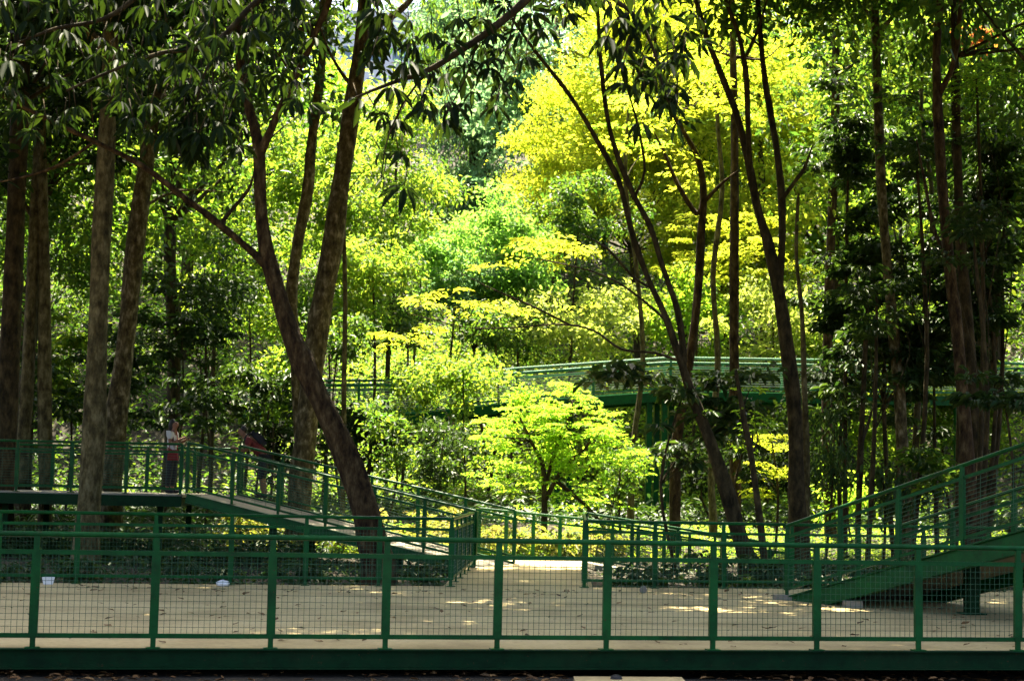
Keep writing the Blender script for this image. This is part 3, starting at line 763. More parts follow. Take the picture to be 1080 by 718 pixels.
# shade trees standing just outside the picture or above it
def shade(x, y, z, label, seed, r=(3.6, 3.4, 2.6), key='mid', L=.24, cov=1.5, bark='bark_dark', rad=.2):
    g = float(ground(x, y))
    rs = np.random.RandomState(seed)
    P = [np.array((x, y, g - .15)), np.array((x + rs.normal(0, .15), y, g + (z - g) * .35)), np.array((x + rs.normal(0, .3), y, g + (z - g) * .7)), np.array((x, y, z + r[2] * .4))]
    plant('shade_tree', label, 'tree', (x, y, g), [(P, [rad * 1.15, rad, rad * .85, rad * .4])], M[bark], [(key, [CB(x, y, z, *r, L=L, cov=cov * 1.8, cr=1.1, shell=.6)])], seed, 'tall shade trees around the plaza', limbs=9, limb_r=.09)
SHADE = 'tall shade tree spreading a dense crown over the side of the plaza'
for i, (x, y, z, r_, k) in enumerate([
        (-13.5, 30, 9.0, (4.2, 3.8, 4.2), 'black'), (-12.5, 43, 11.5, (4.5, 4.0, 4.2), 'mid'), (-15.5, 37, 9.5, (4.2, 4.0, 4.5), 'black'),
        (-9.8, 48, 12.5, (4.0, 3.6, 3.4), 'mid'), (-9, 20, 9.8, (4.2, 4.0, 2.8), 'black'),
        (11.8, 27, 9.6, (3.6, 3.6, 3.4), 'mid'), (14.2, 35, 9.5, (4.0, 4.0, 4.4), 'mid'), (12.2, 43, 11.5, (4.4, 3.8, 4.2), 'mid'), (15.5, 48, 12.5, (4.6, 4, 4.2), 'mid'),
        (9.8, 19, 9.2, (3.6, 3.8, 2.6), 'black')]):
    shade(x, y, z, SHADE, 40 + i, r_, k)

# foreground tree: hand-shaped leaves hanging into the top of the picture
def overhang():
    rs = np.random.RandomState(5)
    base = np.array((-5.3, 13.2, float(ground(-5.3, 13.2))))
    root = empty('umbrella_leaf_tree', base, 'dark overhanging tree with hand shaped leaves drooping across the top of the view', 'tree')
    mb = MB(); lv = Leaves(77)
    D = 13.2
    top = np.array((-4.6, 13.2, 6.6))
    mb.tube([base - (0, 0, .15), base + (0.1, 0, 2.4), base + (.3, .05, 4.6), top], [.24, .21, .18, .13], 10, .08, rs)
    main = [top, np.array((-3.2, 13.3, 6.5)), np.array((-1.4, 13.4, 6.2)), np.array((0.2, 13.3, 5.85)), np.array((1.2, 13.4, 5.75)), np.array((2.0, 13.6, 5.9))]
    mb.tube(main, [.12, .10, .085, .065, .05, .02], 8, .05, rs)
    def twig(px, r0, r1, start=None, d=D):
        P = [W(x, y, d + (dd[0] if dd else 0)) for x, y, *dd in px]
        if start is not None: P = [start] + P
        mb.tube(P, list(np.linspace(r0, r1, len(P))), 6, 0, rs)
    t1 = [(560, -6), (520, 30), (482, 56), (452, 74), (418, 86), (392, 96), (375, 103)]
    twig(t1, .045, .008, main[3])
    twig([(505, 40), (490, 85), (470, 120)], .012, .005)
    twig([(450, 76), (425, 110), (408, 150), (402, 190)], .012, .004)
    twig([(545, 10), (535, 50), (525, 85)], .012, .005)
    twig([(600, -20), (640, -5), (672, 20), (690, 55), (700, 95), (712, 125)], .025, .006, main[4])
    twig([(672, 20), (660, 50), (652, 75)], .01, .005)
    twig([(360, -40), (300, -14), (266, 6), (236, 38), (206, 52), (170, 56), (120, 74), (70, 96)], .04, .01, main[2])
    twig([(180, -60), (150, -10), (110, 20), (60, 30), (20, 45)], .035, .01, main[1])
    twig([(236, 38), (215, 80), (205, 120), (198, 150)], .014, .005)
    wl = []
    for (x, y) in [(505, 20), (480, 70), (530, 52), (542, 82), (515, 62), (455, 34), (430, 66), (413, 92), (452, 92), (478, 112), (398, 118), (528, 98), (420, 128), (402, 160), (404, 190), (444, 98), (562, 14), (590, 4),
                   (610, -6), (468, 48), (492, 34), (545, 34), (378, 106), (436, 48), (405, 72), (522, 112), (470, 128), (555, 60), (575, 30), (500, 96),
                   (645, 6), (668, 34), (700, 18), (658, 66), (690, 74), (714, 56), (680, 98), (706, 108), (722, 34), (652, 20), (690, 46), (672, 84), (712, 90), (728, 12), (640, 40), (716, 128), (696, 4), (660, 88), (704, 66), (684, 24)]:
        wl.append((x, y, D + rs.normal(0, .25)))
    for k in range(230):
        x = rs.uniform(-30, 340); lim = 130 - 0.00022 * (x - 130) ** 2 + 25 * math.sin(x * .045)
        if x > 260: lim -= 30
        y = rs.uniform(-60, 1) if rs.rand() < .25 else rs.uniform(-10, max(20, lim))
        wl.append((x, y, D + rs.uniform(-.8, 1.6)))
    for k in range(40):
        wl.append((rs.uniform(150, 255), rs.uniform(90, 158), D + rs.uniform(-.3, .6)))
    for k in range(60):
        q = [(505, 30), (440, 70), (530, 60), (470, 100), (410, 150), (560, 10), (610, -5), (670, 40), (695, 70), (710, 100), (650, 20), (720, 30)][k % 12]
        wl.append((q[0] + rs.normal(0, 18), q[1] + rs.normal(0, 16), D + rs.normal(0, .3)))
    for k in range(80):
        wl.append((rs.uniform(380, 760), rs.uniform(-110, -4), D + rs.uniform(-.6, 1.0)))
    for k in range(16):
        wl.append((rs.uniform(388, 432), rs.uniform(6, 66), D + rs.normal(0, .3)))
    for x, y, d in wl:
        c = W(x, y, d)
        lv.whorl(c, rs.randint(5, 10), .185 * rs.uniform(.62, 1.22), tilt=rs.uniform(.35, 1.15))
        mb.tube([c, c + np.array((rs.normal(0, .05), rs.normal(0, .05), .16))], [.004, .005], 4)
    C = lv.blob(c=(-3.2, 13.3, 7.6), r=(3.2, 2.4, 1.1), L=.19, cov=1.1, cr=.6, style='droop')
    lv.build('crown', L_['black'], root)
    mb.build('trunk', M['bark_dark'], root, smooth=True)
overhang()

# ------------------------------------------------------------------ background trees in their own places
def mass(name, label, px, py, d, rx, ry, dep, key, seed, L=.2, cov=1.7, cr=.75, style='random', cat='tree', group=None, trunk=True, w=None, extra=(), bark='bark_dark', limbs=6, shell=.45):
    c = W(px, py, d)
    g = float(ground(c[0], c[1]))
    s = d / F_PX
    rs = np.random.RandomState(seed)
    rad = w or max(.05, .024 * ry * s)
    topz = c[2] + ry * s * .3
    P = [np.array((c[0] + rs.normal(0, .2), c[1], g - .15)), np.array((c[0] + rs.normal(0, .2), c[1], (g + topz) / 2)), np.array((c[0], c[1], topz))]
    L, cov = L * .86, cov * 1.35
    blobs = [E(px, py, d, rx, ry, dep, L=L, cov=cov, cr=cr, style=style, shell=shell)]
    for (dx, dy, dd, ex, ey) in extra:
        blobs.append(E(px + dx, py + dy, d + dd, ex, ey, dep * .7, L=L, cov=cov, cr=cr, style=style, shell=shell))
    return plant(name, label, cat, (c[0], c[1], g), [(P, [rad * 1.2, rad, rad * .4])], M[bark], [(key, blobs)], seed, group, limbs, rad * .3, 7)

mass('yellow_tree', 'largest bright yellow leaved tree glowing behind the twin stems', 665, 150, 64, 120, 130, 3.2, 'yellow', 101, L=.17, cov=2.4, cr=.75, style='random', extra=[(-70, 60, -1, 60, 60), (70, 90, -2, 70, 70), (40, -110, 0, 120, 60)])
mass('yellow_tree', 'bright yellow leaved tree filling the gap between the arms of the forked tree', 800, 120, 63, 75, 150, 3.0, 'yellow', 102, L=.17, cov=2.3, cr=.75, style='random', extra=[(0, 140, -2, 60, 70)])
mass('yellow_tree', 'small yellow leaved tree hanging low over the right part of the footbridge', 770, 265, 57, 80, 50, 1.8, 'yellow', 103, L=.17, cov=1.5, cr=.6, style='spray')
mass('leafy_tree', 'yellow green tree behind the tall pale barked trunk left of the dome shaped tree', 418, 185, 55, 52, 110, 2.8, 'fresh', 104, L=.21, cov=2.3, cr=.8, extra=[(-35, 80, -3, 48, 70), (-80, -10, 2, 50, 120)])
mass('leafy_tree', 'sunlit yellow green tree between the leaning tree and the mossy trunk', 235, 225, 52, 95, 85, 2.6, 'fresh', 105, L=.2, cov=1.8, cr=.7, extra=[(80, -60, 1, 60, 70), (-90, -20, 0, 60, 60)])
mass('dome_tree', 'rounded pale green dome shaped tree in the centre below the hazy blue green trees', 508, 258, 58, 64, 54, 2.2, 'dome', 106, L=.2, cov=3.2, cr=.6, extra=[(-45, 30, -1, 36, 34), (48, 28, -1, 36, 30)], shell=.3)
mass('pale_bush', 'pale sunlit bush behind the middle of the footbridge', 605, 345, 55, 72, 38, 1.8, 'pale', 107, L=.2, cov=2.0, cr=.55, cat='bush', extra=[(60, -10, 1, 50, 34)])
mass('pale_bush', 'very pale sunlit bush behind the footbridge framed by the forked trunk', 815, 340, 55, 62, 52, 1.8, 'pale', 108, L=.2, cov=2.2, cr=.55, cat='bush')
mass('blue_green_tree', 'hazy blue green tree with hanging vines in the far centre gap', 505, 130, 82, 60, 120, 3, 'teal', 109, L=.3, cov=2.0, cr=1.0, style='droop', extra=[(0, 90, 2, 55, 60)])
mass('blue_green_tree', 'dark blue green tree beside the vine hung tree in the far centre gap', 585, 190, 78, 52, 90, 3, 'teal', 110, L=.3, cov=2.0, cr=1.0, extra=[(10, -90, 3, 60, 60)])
mass('dark_tree', 'dark green tree in shade behind the yellow sprays in the centre', 545, 330, 57, 55, 45, 1.8, 'mid', 111, L=.2, cov=1.6, cr=.6, extra=[(60, -95, 6, 60, 34)])
mass('dark_tree', 'dark green tree tucked between the dome shaped tree and the largest yellow tree', 612, 222, 57.5, 60, 36, 1.8, 'mid', 116, L=.2, cov=2.0, cr=.6)
mass('dark_tree', 'dark tree standing behind the left side of the dome shaped tree', 448, 215, 63, 40, 50, 1.8, 'mid', 117, L=.2, cov=2.0, cr=.6)
mass('blue_green_tree', 'low blue green tree peeping between the yellow sprays', 485, 300, 57, 50, 42, 1.8, 'teal', 112, L=.18, cov=1.7, cr=.55)
mass('leafy_tree', 'yellow flecked tree reaching down to the footbridge end on the left', 392, 290, 49, 48, 66, 1.6, 'fresh', 113, L=.18, cov=1.8, cr=.6)
mass('dark_tree', 'dark shaded tree under the sunlit tree behind the leaning trunk', 215, 300, 47, 75, 55, 2.0, 'dark', 114, L=.2, cov=1.5, cr=.7)
mass('dark_tree', 'dark tree at the left behind the grey trunk with few lit leaves', 55, 240, 46, 90, 110, 2.4, 'mid', 115, L=.2, cov=1.7, cr=.75)
for i_, (lb, px, py, d, rx, ry, key) in enumerate([
        ('dark leafy bush on the slope above the left end of the footbridge', 430, 335, 53.5, 52, 36, 'mid'),
        ('green bush on the slope behind the tall pale barked trunk', 345, 325, 54, 48, 42, 'mid'),
        ('sunlit bush on the slope left of the twisted slender trunk', 262, 330, 54, 52, 42, 'fresh'),
        ('shaded bush on the slope between the pale bush and the yellow sprays', 520, 345, 54.5, 44, 30, 'mid'),
        ('bright bush on the slope behind the straight lit trunk', 735, 330, 56, 56, 44, 'lime'),
        ('leafy bush on the slope behind the dark glossy trees', 910, 345, 55, 66, 48, 'fresh')]):
    mass('bush', lb, px, py, d, rx, ry, 1.6, key, 140 + i_, L=.19, cov=2.0, cr=.5, cat='bush')
# right dark wood
RD = 'glossy_tree'
mass(RD, 'dark glossy leaved tree right of the forked tree at middle height', 895, 165, 38, 58, 75, 1.6, 'dark', 121, L=.2, cov=3.2, cr=.55, style='big')
mass(RD, 'broad dark glossy leaved tree around the tall grey trunk', 940, 290, 37.5, 92, 100, 1.8, 'dark', 122, L=.21, cov=3.4, cr=.6, style='big', extra=[(-60, 60, 0, 45, 50), (50, 100, -1, 60, 60)])
mass(RD, 'dark glossy leaved tree between the reddish trunk and the right edge', 1040, 300, 36, 62, 110, 1.6, 'dark', 123, L=.21, cov=2.8, cr=.6, style='big', extra=[(20, -130, 0, 45, 50)])
mass('leafy_tree', 'bright green tree seen through the dark wood at the right edge', 1040, 150, 56, 80, 110, 2.4, 'fresh', 124, L=.2, cov=1.9, cr=.7)
mass('leafy_tree', 'yellow green tree behind the tall grey trunk at the top right', 950, 60, 57, 80, 80, 2.4, 'fresh', 125, L=.2, cov=1.9, cr=.7)
mass('leafy_tree', 'sunlit thicket tree behind the reddish trunk above the right ramp', 985, 430, 52, 110, 75, 1.8, 'fresh', 126, L=.18, cov=1.7, cr=.6)
mass('red_leaved_tree', 'small tree with rusty red leaves at the top right', 1012, 42, 40, 36, 22, .8, 'red', 127, L=.17, cov=.9, cr=.4)
mass('feathery_tree', 'tree with light green feathery sprays at the top right corner', 1030, 95, 33, 60, 38, 1.3, 'lime', 128, L=.12, cov=.8, cr=.5, style='spray', extra=[(-90, 10, 1, 40, 26)])

mass(RD, 'dark glossy leaved tree at the upper right edge above the ramp', 1052, 205, 37, 46, 78, 1.4, 'dark', 129, L=.21, cov=2.6, cr=.6, style='big')
mass(RD, 'dark glossy leaved tree low between the forked tree and the tall grey trunk', 893, 400, 38.5, 44, 60, 1.3, 'dark', 130, L=.20, cov=2.6, cr=.55, style='big')
mass(RD, 'dark glossy leaved tree low between the tall grey trunk and the reddish trunk', 985, 415, 38, 50, 66, 1.3, 'dark', 131, L=.20, cov=2.6, cr=.55, style='big')
mass(RD, 'sparse dark leaved tree around the upper part of the reddish trunk', 965, 165, 34.5, 52, 52, 1.2, 'dark', 132, L=.19, cov=1.3, cr=.5, style='big')
mass(RD, 'leafy dark tree in front of the tall grey trunk at middle height', 925, 320, 34, 40, 62, 1.0, 'dark', 133, L=.18, cov=1.5, cr=.42, style='big', w=.05)
mass(RD, 'leafy dark tree hanging across the reddish trunk below its fork', 1025, 255, 29.2, 44, 56, .9, 'dark', 134, L=.18, cov=1.3, cr=.42, style='big', w=.05)
# forest rising on the hill behind
def proto(name, key, seed, h, r, L, style, bark='bark_dark'):
    rs = np.random.RandomState(seed)
    P = [np.array((0, 0, -.4)), np.array((rs.normal(0, .3), 0, h * .4)), np.array((0, 0, h * .85))]
    blobs = [dict(c=(0, 0, h * .62), r=(r, r, h * .38), L=L, cov=2.0, cr=1.1, style=style)]
    o = plant(name, None, 'tree', (0, 0, 0), [(P, [.3, .24, .1])], M[bark], [(key, blobs)], seed, None, 8, .1, 7)
    note_kids(o)
    return o
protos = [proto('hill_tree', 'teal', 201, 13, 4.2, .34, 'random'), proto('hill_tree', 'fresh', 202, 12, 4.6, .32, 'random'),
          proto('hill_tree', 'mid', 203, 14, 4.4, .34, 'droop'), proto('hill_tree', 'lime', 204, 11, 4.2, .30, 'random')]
HL = ['hazy blue green tree in the forest on the hill', 'light green tree in the forest on the hill', 'deep green tree in the forest on the hill', 'lime green tree in the forest on the hill']
HG = ['blue green hill trees', 'light green hill trees', 'deep green hill trees', 'lime hill trees']
rs = np.random.RandomState(3)
used = [False] * 4
spots = []
for row, y in enumerate([66, 75, 86, 98, 112]):
    step = 6.4 + row * .5
    n = int((0.36 * y + 14) * 2 / step)
    for i in range(n):
        spots.append(((i - (n - 1) / 2) * step + rs.normal(0, 1.0) + (row % 2) * 3, y + rs.normal(0, 1.5), row))
for x, y, row in spots:
    if abs(x + 1.0) < 5 and y < 72: continue
    if abs(x + .079 * y) < 3.6 and y > 60: continue
    k = rs.choice(4, p=[.78, .04, .18, 0] if abs(x + 1) < 9 else [.15, .35, .35, .15])
    o = protos[k] if not used[k] else copy_tree(protos[k])
    used[k] = True
    o['label'] = HL[k]; o['group'] = HG[k]
    o.location = (x, y, float(ground(x, y)))
    o.rotation_euler = (0, 0, rs.uniform(0, 6.28))
    s = rs.uniform(.85, 1.25); o.scale = (s, s, s * rs.uniform(.9, 1.15))

# ------------------------------------------------------------------ shrubs and ground cover
def bush(label, px, py, d, rx, ry, dep, key, seed, L=.16, cov=1.7, cr=.4, style='random', name='bush', group=None, **kw):
    return mass(name, label, px, py, d, rx, ry, dep, key, seed, L=L, cov=cov, cr=cr, style=style, cat='bush' if 'bush' in name else 'shrub', group=group, w=.03, bark='bark_dark', limbs=7, **kw)

# the lime young tree in the middle, several thin stems
P = []
for (pts) in [[(574, 562, 7), (574, 520, 6), (572, 490, 5), (560, 465, 4), (548, 440, 2)], [(574, 530, 5), (590, 500, 5), (610, 478, 4), (640, 450, 2)], [(576, 512, 4), (584, 480, 4), (600, 440, 3), (604, 425, 2)], [(588, 508, 4), (620, 535, 4), (640, 560, 4)]]:
    P.append(path_px(pts, 39.5))
c = W(574, 560, 39.5)
plant('lime_tree', 'young lime green feathery tree glowing in the middle below the footbridge', 'tree', (c[0], c[1], float(ground(c[0], c[1]))), P, M['bark_dark'],
      [('lime', [E(575, 440, 39.5, 62, 30, 1.3, L=.10, cov=2.6, cr=.30, style='spray', shell=.7, limbs=8), E(528, 462, 39.3, 38, 22, 1.0, L=.10, cov=2.4, cr=.28, style='spray', limbs=6), E(640, 452, 39.6, 46, 24, 1.0, L=.10, cov=2.4, cr=.28, style='spray', limbs=6),
                 E(662, 486, 39.2, 26, 16, .8, L=.10, cov=2.2, cr=.25, style='spray', limbs=4), E(548, 500, 39.8, 46, 18, 1.0, L=.10, cov=1.8, cr=.27, style='spray', limbs=4), E(604, 482, 39.4, 56, 20, 1.1, L=.10, cov=2.2, cr=.28, style='random', limbs=4),
                 E(610, 522, 39.6, 56, 14, 1.0, L=.10, cov=1.6, cr=.27, style='spray', limbs=4), E(598, 412, 40, 34, 14, .8, L=.10, cov=2.2, cr=.25, style='spray', limbs=4), E(556, 420, 39.6, 26, 12, .8, L=.10, cov=2.0, cr=.24, style='random', limbs=3)])], 301, limb_r=.015, sides=7)
bush('light green bush spilling over the left end of the footbridge', 488, 398, 47.5, 58, 34, 1.3, 'fresh', 302, extra=[(-35, 15, .5, 36, 26)])
bush('upright dark green bush behind the left ramp right of the leaning tree', 412, 462, 42, 32, 42, 1.0, 'mid', 303, L=.15)
bush('dark rounded bush at the left edge of the lime tree', 468, 468, 41.2, 36, 38, 1.0, 'dark', 304, L=.14, extra=[(-4, 40, -.3, 26, 24)])
bush('dark green bush under the right half of the lime tree', 655, 492, 41, 28, 40, .9, 'mid', 305, L=.14)
bush('dark large leaved shrub wrapped around the twin stemmed tree', 720, 425, 32.4, 74, 34, 1.0, 'dark', 306, L=.26, style='big', name='shrub', extra=[(52, 28, .2, 34, 32), (-78, -18, .1, 44, 22), (10, 45, .3, 40, 26), (60, -20, .2, 36, 22)])
bush('dark shrub with drooping leaves below the footbridge between trunks', 790, 470, 37, 28, 50, .8, 'dark', 307, L=.18, style='big', name='shrub')
bush('yellow layered shrub between the straight lit trunk and the forked tree', 812, 470, 40, 26, 55, .9, 'yellow', 308, L=.13, style='spray', cov=1.3, name='shrub')
rs = np.random.RandomState(8)
# undergrowth at the left
k = 310
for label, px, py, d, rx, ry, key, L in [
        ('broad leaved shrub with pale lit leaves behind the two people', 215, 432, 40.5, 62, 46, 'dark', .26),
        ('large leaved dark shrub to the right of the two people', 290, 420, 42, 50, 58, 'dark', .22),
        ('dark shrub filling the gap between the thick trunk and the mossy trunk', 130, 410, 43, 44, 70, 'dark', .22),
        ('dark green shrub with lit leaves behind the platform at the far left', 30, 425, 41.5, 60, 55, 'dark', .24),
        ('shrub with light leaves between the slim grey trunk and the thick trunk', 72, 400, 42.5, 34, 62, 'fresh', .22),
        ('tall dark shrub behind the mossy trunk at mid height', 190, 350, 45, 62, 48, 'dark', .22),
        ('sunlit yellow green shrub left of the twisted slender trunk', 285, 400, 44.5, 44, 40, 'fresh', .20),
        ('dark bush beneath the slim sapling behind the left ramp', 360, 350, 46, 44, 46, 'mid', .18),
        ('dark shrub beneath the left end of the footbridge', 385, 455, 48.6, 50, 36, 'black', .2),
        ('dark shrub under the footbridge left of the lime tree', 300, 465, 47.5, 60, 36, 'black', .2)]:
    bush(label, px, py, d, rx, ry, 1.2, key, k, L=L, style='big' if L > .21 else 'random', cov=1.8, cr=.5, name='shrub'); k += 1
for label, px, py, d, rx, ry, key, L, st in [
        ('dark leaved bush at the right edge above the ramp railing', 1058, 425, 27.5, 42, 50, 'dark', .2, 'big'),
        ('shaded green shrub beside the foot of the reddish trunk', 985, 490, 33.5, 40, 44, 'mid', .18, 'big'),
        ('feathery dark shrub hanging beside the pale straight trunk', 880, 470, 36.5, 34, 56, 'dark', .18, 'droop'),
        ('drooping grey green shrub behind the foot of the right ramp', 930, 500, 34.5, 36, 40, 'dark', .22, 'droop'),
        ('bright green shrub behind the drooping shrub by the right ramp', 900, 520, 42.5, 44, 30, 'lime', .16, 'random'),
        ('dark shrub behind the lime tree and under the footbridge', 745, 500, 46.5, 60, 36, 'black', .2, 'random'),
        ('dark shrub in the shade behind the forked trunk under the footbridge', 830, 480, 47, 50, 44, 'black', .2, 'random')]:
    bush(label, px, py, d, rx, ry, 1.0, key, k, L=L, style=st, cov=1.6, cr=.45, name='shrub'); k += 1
# variegated hedge plants behind and beside the left ramp: countable clumps
def many_shrubs(label, group, key, pts, L, style, seed, r=(.5, .4)):
    for i, (x, y) in enumerate(pts):
        g = float(ground(x, y)); q = np.random.RandomState(seed + i).uniform(.75, 1.3)
        plant('low_shrub', label, 'shrub', (x, y, g), [([np.array((x, y, g - .05)), np.array((x, y, g + r[1] * q))], [.015, .008])], M['bark_dark'],
              [(key, [dict(c=(x, y, g + r[1] * q * .95), r=(r[0] * q, r[0] * q, r[1] * q), L=L, cov=1.6, cr=.22, style=style)])], seed + i, group, 5, .01, 5)
rs = np.random.RandomState(21)
many_shrubs('low yellow variegated shrub in the bed behind the left ramp', 'variegated shrubs behind the left ramp', 'gold',
            [(x, 37.4 + (i % 3) * .75 + rs.normal(0, .2)) for i, x in enumerate(np.arange(-6.2, 2.6, .42))], .15, 'big', 400)
many_shrubs('low yellow leaved shrub lining the far end of the plaza opening', 'yellow shrubs behind the plaza opening', 'gold',
            [(x, 36.9 + (i % 2) * .5 + rs.normal(0, .15)) for i, x in enumerate(np.arange(-.9, 2.4, .36))], .14, 'big', 450, (.42, .36))
many_shrubs('low dark green shrub in the bed between the back railing and the left ramp', 'dark shrubs in front of the left ramp', 'dark',
            [(x, 27.3 + (i % 3) * .8 + rs.normal(0, .2)) for i, x in enumerate(np.arange(-8.5, -1.3, .55))], .15, 'big', 480, (.38, .26))
many_shrubs('low leafy shrub in the bed behind the right part of the plaza railing', 'leafy shrubs behind the right plaza railing', 'dark',
            [(x, 27.6 + (i % 3) * 1.5 + rs.normal(0, .2)) for i, x in enumerate(np.arange(2.2, 9.2, .36))], .15, 'big', 520, (.5, .32))

def cover(name, label, key, n, region, L, seed, style='blade', hz=.12):
    rs = np.random.RandomState(seed); lv = Leaves(seed)
    x = rs.uniform(region[0], region[1], n); y = rs.uniform(region[2], region[3], n)
    keep = (np.sin(x * 1.7 + seed) * np.sin(y * 1.3) + rs.normal(0, .5, n)) > -.5
    if len(region) > 4: keep &= region[4](x, y)
    x, y = x[keep], y[keep]; m = len(x)
    z = ground(x, y) + np.abs(rs.normal(0, hz, m)) * .6 + .01
    P = np.stack([x, y, z], 1)
    th = rs.uniform(0, 6.28, m)
    flat = style == 'litter'
    A = np.stack([np.cos(th), np.sin(th), rs.normal(.1, .12, m) if flat else rs.uniform(.1, .9, m)], 1)
    N = np.stack([rs.normal(0, .2, m), rs.normal(0, .2, m), np.ones(m)], 1)
    if not flat: N = np.stack([-np.cos(th) * .6, -np.sin(th) * .6, np.ones(m)], 1) + rs.normal(0, .3, (m, 3))
    l = L * rs.uniform(.5, 1.3, m)
    lv.leaves(P, A, N, l, l * (.5 if flat else .42))
    o = lv.build(name, L_[key] if key in L_ else M[key])
    LEAVES_TOTAL[0] += m
    return tag(o, label, 'leaf litter' if flat else 'ground cover', kind='stuff')
cover('ground_cover', 'bright yellow green ground cover in the sunlit bed behind the plaza', 'fresh', 15000, (1.5, 16, 37.2, 45.5), .14, 601, hz=.16)
cover('ground_cover', 'green ground cover along the left ramp', 'fresh', 10000, (-4.2, 2.0, 36.8, 43), .14, 602, hz=.16)
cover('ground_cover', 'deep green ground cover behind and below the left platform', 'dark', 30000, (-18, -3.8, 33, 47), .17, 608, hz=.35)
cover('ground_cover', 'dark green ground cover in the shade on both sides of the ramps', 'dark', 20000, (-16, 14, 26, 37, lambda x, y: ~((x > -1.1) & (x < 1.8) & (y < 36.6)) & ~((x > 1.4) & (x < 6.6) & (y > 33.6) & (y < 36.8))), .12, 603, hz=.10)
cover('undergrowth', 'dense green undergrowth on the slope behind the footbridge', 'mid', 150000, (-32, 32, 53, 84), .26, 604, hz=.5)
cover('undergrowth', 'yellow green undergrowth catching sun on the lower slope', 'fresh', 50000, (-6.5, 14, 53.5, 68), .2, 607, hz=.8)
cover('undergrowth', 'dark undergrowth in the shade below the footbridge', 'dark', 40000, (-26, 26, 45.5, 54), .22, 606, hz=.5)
cover('leaf_litter', 'dry brown leaf litter on the dark soil in front of and under the plaza beam', 'litter', 9000, (-8, 8, 12, 26, lambda x, y: (y < front(x) + 1.5) & ~((x > .55) & (x < 1.8))), .10, 605, 'litter', hz=.03)
# fallen leaves on the plaza
def plaza_leaves():
    rs = np.random.RandomState(66); lv = Leaves(66); P = []
    while len(P) < 430:
        x = rs.uniform(-6.8, 8); y = rs.uniform(15, 27)
        t = (y - front(x)) / 9.1
        if not .02 < t < .99: continue
        if rs.rand() > (.22 + .78 * (t > .86)): continue
        P.append((x, y, .008))
    P = np.array(P); n = len(P); th = rs.uniform(0, 6.28, n)
    A = np.stack([np.cos(th), np.sin(th), rs.uniform(0, .25, n)], 1); N = np.stack([rs.normal(0, .2, n), rs.normal(0, .2, n), np.ones(n)], 1)
    l = rs.uniform(.04, .13, n); lv.leaves(P, A, N, l, l * .5, fold=.2, droop=-.1)
    tag(lv.build('fallen_leaves', M['litter']), 'scattered dry brown leaves lying on the beige plaza', 'fallen leaves', kind='stuff')
plaza_leaves()

#@@DETAIL
# ------------------------------------------------------------------ small things
def crumple(name, label, loc, s, mat, seed):
    import bmesh
    rs = random.Random(seed)
    bm = bmesh.new(); bmesh.ops.create_icosphere(bm, subdivisions=3, radius=1)
    for v in bm.verts:
        n = math.sin(v.co.x * 5 + seed) * math.sin(v.co.y * 6) * .18 + rs.uniform(-.10, .10)
        v.co *= 1 + n
        v.co = Vector((v.co.x * s[0], v.co.y * s[1], max(0, v.co.z + .75) * s[2]))
    me = bpy.data.meshes.new(name); bm.to_mesh(me); bm.free(); me.materials.append(mat)
    o = bpy.data.objects.new(name, me); COL.objects.link(o); o.location = loc
    return tag(o, label, 'litter', kind='thing')
p = W(51, 612, 24.1); p[2] = .003
def tray():
    m = MB()
    q = [(-.08, -.05), (.08, -.05), (.08, .05), (-.08, .05)]
    lo = [(x * .8, y * .8, 0) for x, y in q]; hi = [(x, y, .10) for x, y in q]; hi2 = [(x * 1.12, y * 1.12, .10) for x, y in q]
    inn = [(x * .76, y * .76, .008) for x, y in q]; hi3 = [(x * .95, y * .95, .102) for x, y in q]
    vs = lo + hi2 + hi3 + inn
    fs = [(3, 2, 1, 0)]
    for k in range(3):
        for i in range(4):
            a, b = k * 4 + i, k * 4 + (i + 1) % 4
            fs.append((a, b, b + 4, a + 4))
    fs.append((12, 13, 14, 15))
    m.add([tuple(np.array(v) + p) for v in vs], fs)
    o = m.build('foam_tray', M['white'], at=p)
    o.rotation_euler = (R(0), 0, R(12))
    tag(o, 'white foam food tray dropped by the back railing at the left', 'tray', kind='thing')
tray()
p2 = W(235, 613, 24.5); crumple('paper_scrap', 'crumpled pale paper scrap lying by the back railing', (p2[0], p2[1], 0.003), (.09, .06, .05), M['white'], 4)
p3 = W(677, 617, 25.2); crumple('paper_scrap', 'tiny pale scrap at the foot of the railing right of the opening', (p3[0], p3[1] - .25, 0.003), (.05, .04, .06), M['stone'], 9)
# short black post and pale edging pole below the beam
m = MB()
p = W(650, 712, 15.55)
m.tube([(p[0], p[1], -.45), (p[0], p[1], -.21), (p[0], p[1], -.18), (p[0], p[1], -.165)], [.06, .06, .05, .02], 14, sub=1)
tag(m.build('bollard', M['black'], at=(p[0], p[1], -.4), smooth=True), 'short black bollard beside the path under the edge beam', 'bollard')

# far white building above the trees
bw = W(408, 48, 170)
b = empty('apartment_building', (bw[0], bw[1], 20), 'distant white building glimpsed through leaves at the top left', 'building')
m = MB(); m.box((bw[0], bw[1] + 6, 34), (16, 10, 34)); m.build('wall', M['render_white'], b)
for i in range(6):
    for j in range(7):
        x = bw[0] - 6.6 + i * 2.64; z = 26 + j * 3.4
        m = MB(); m.box((x, bw[1] + .98, z), (1.5, .1, 1.5)); f_ = m.build('window', M['glass'], b)
        m = MB(); m.box((x, bw[1] + .85, z - .85), (1.8, .3, .12)); m.build('sill', M['render_white'], f_)

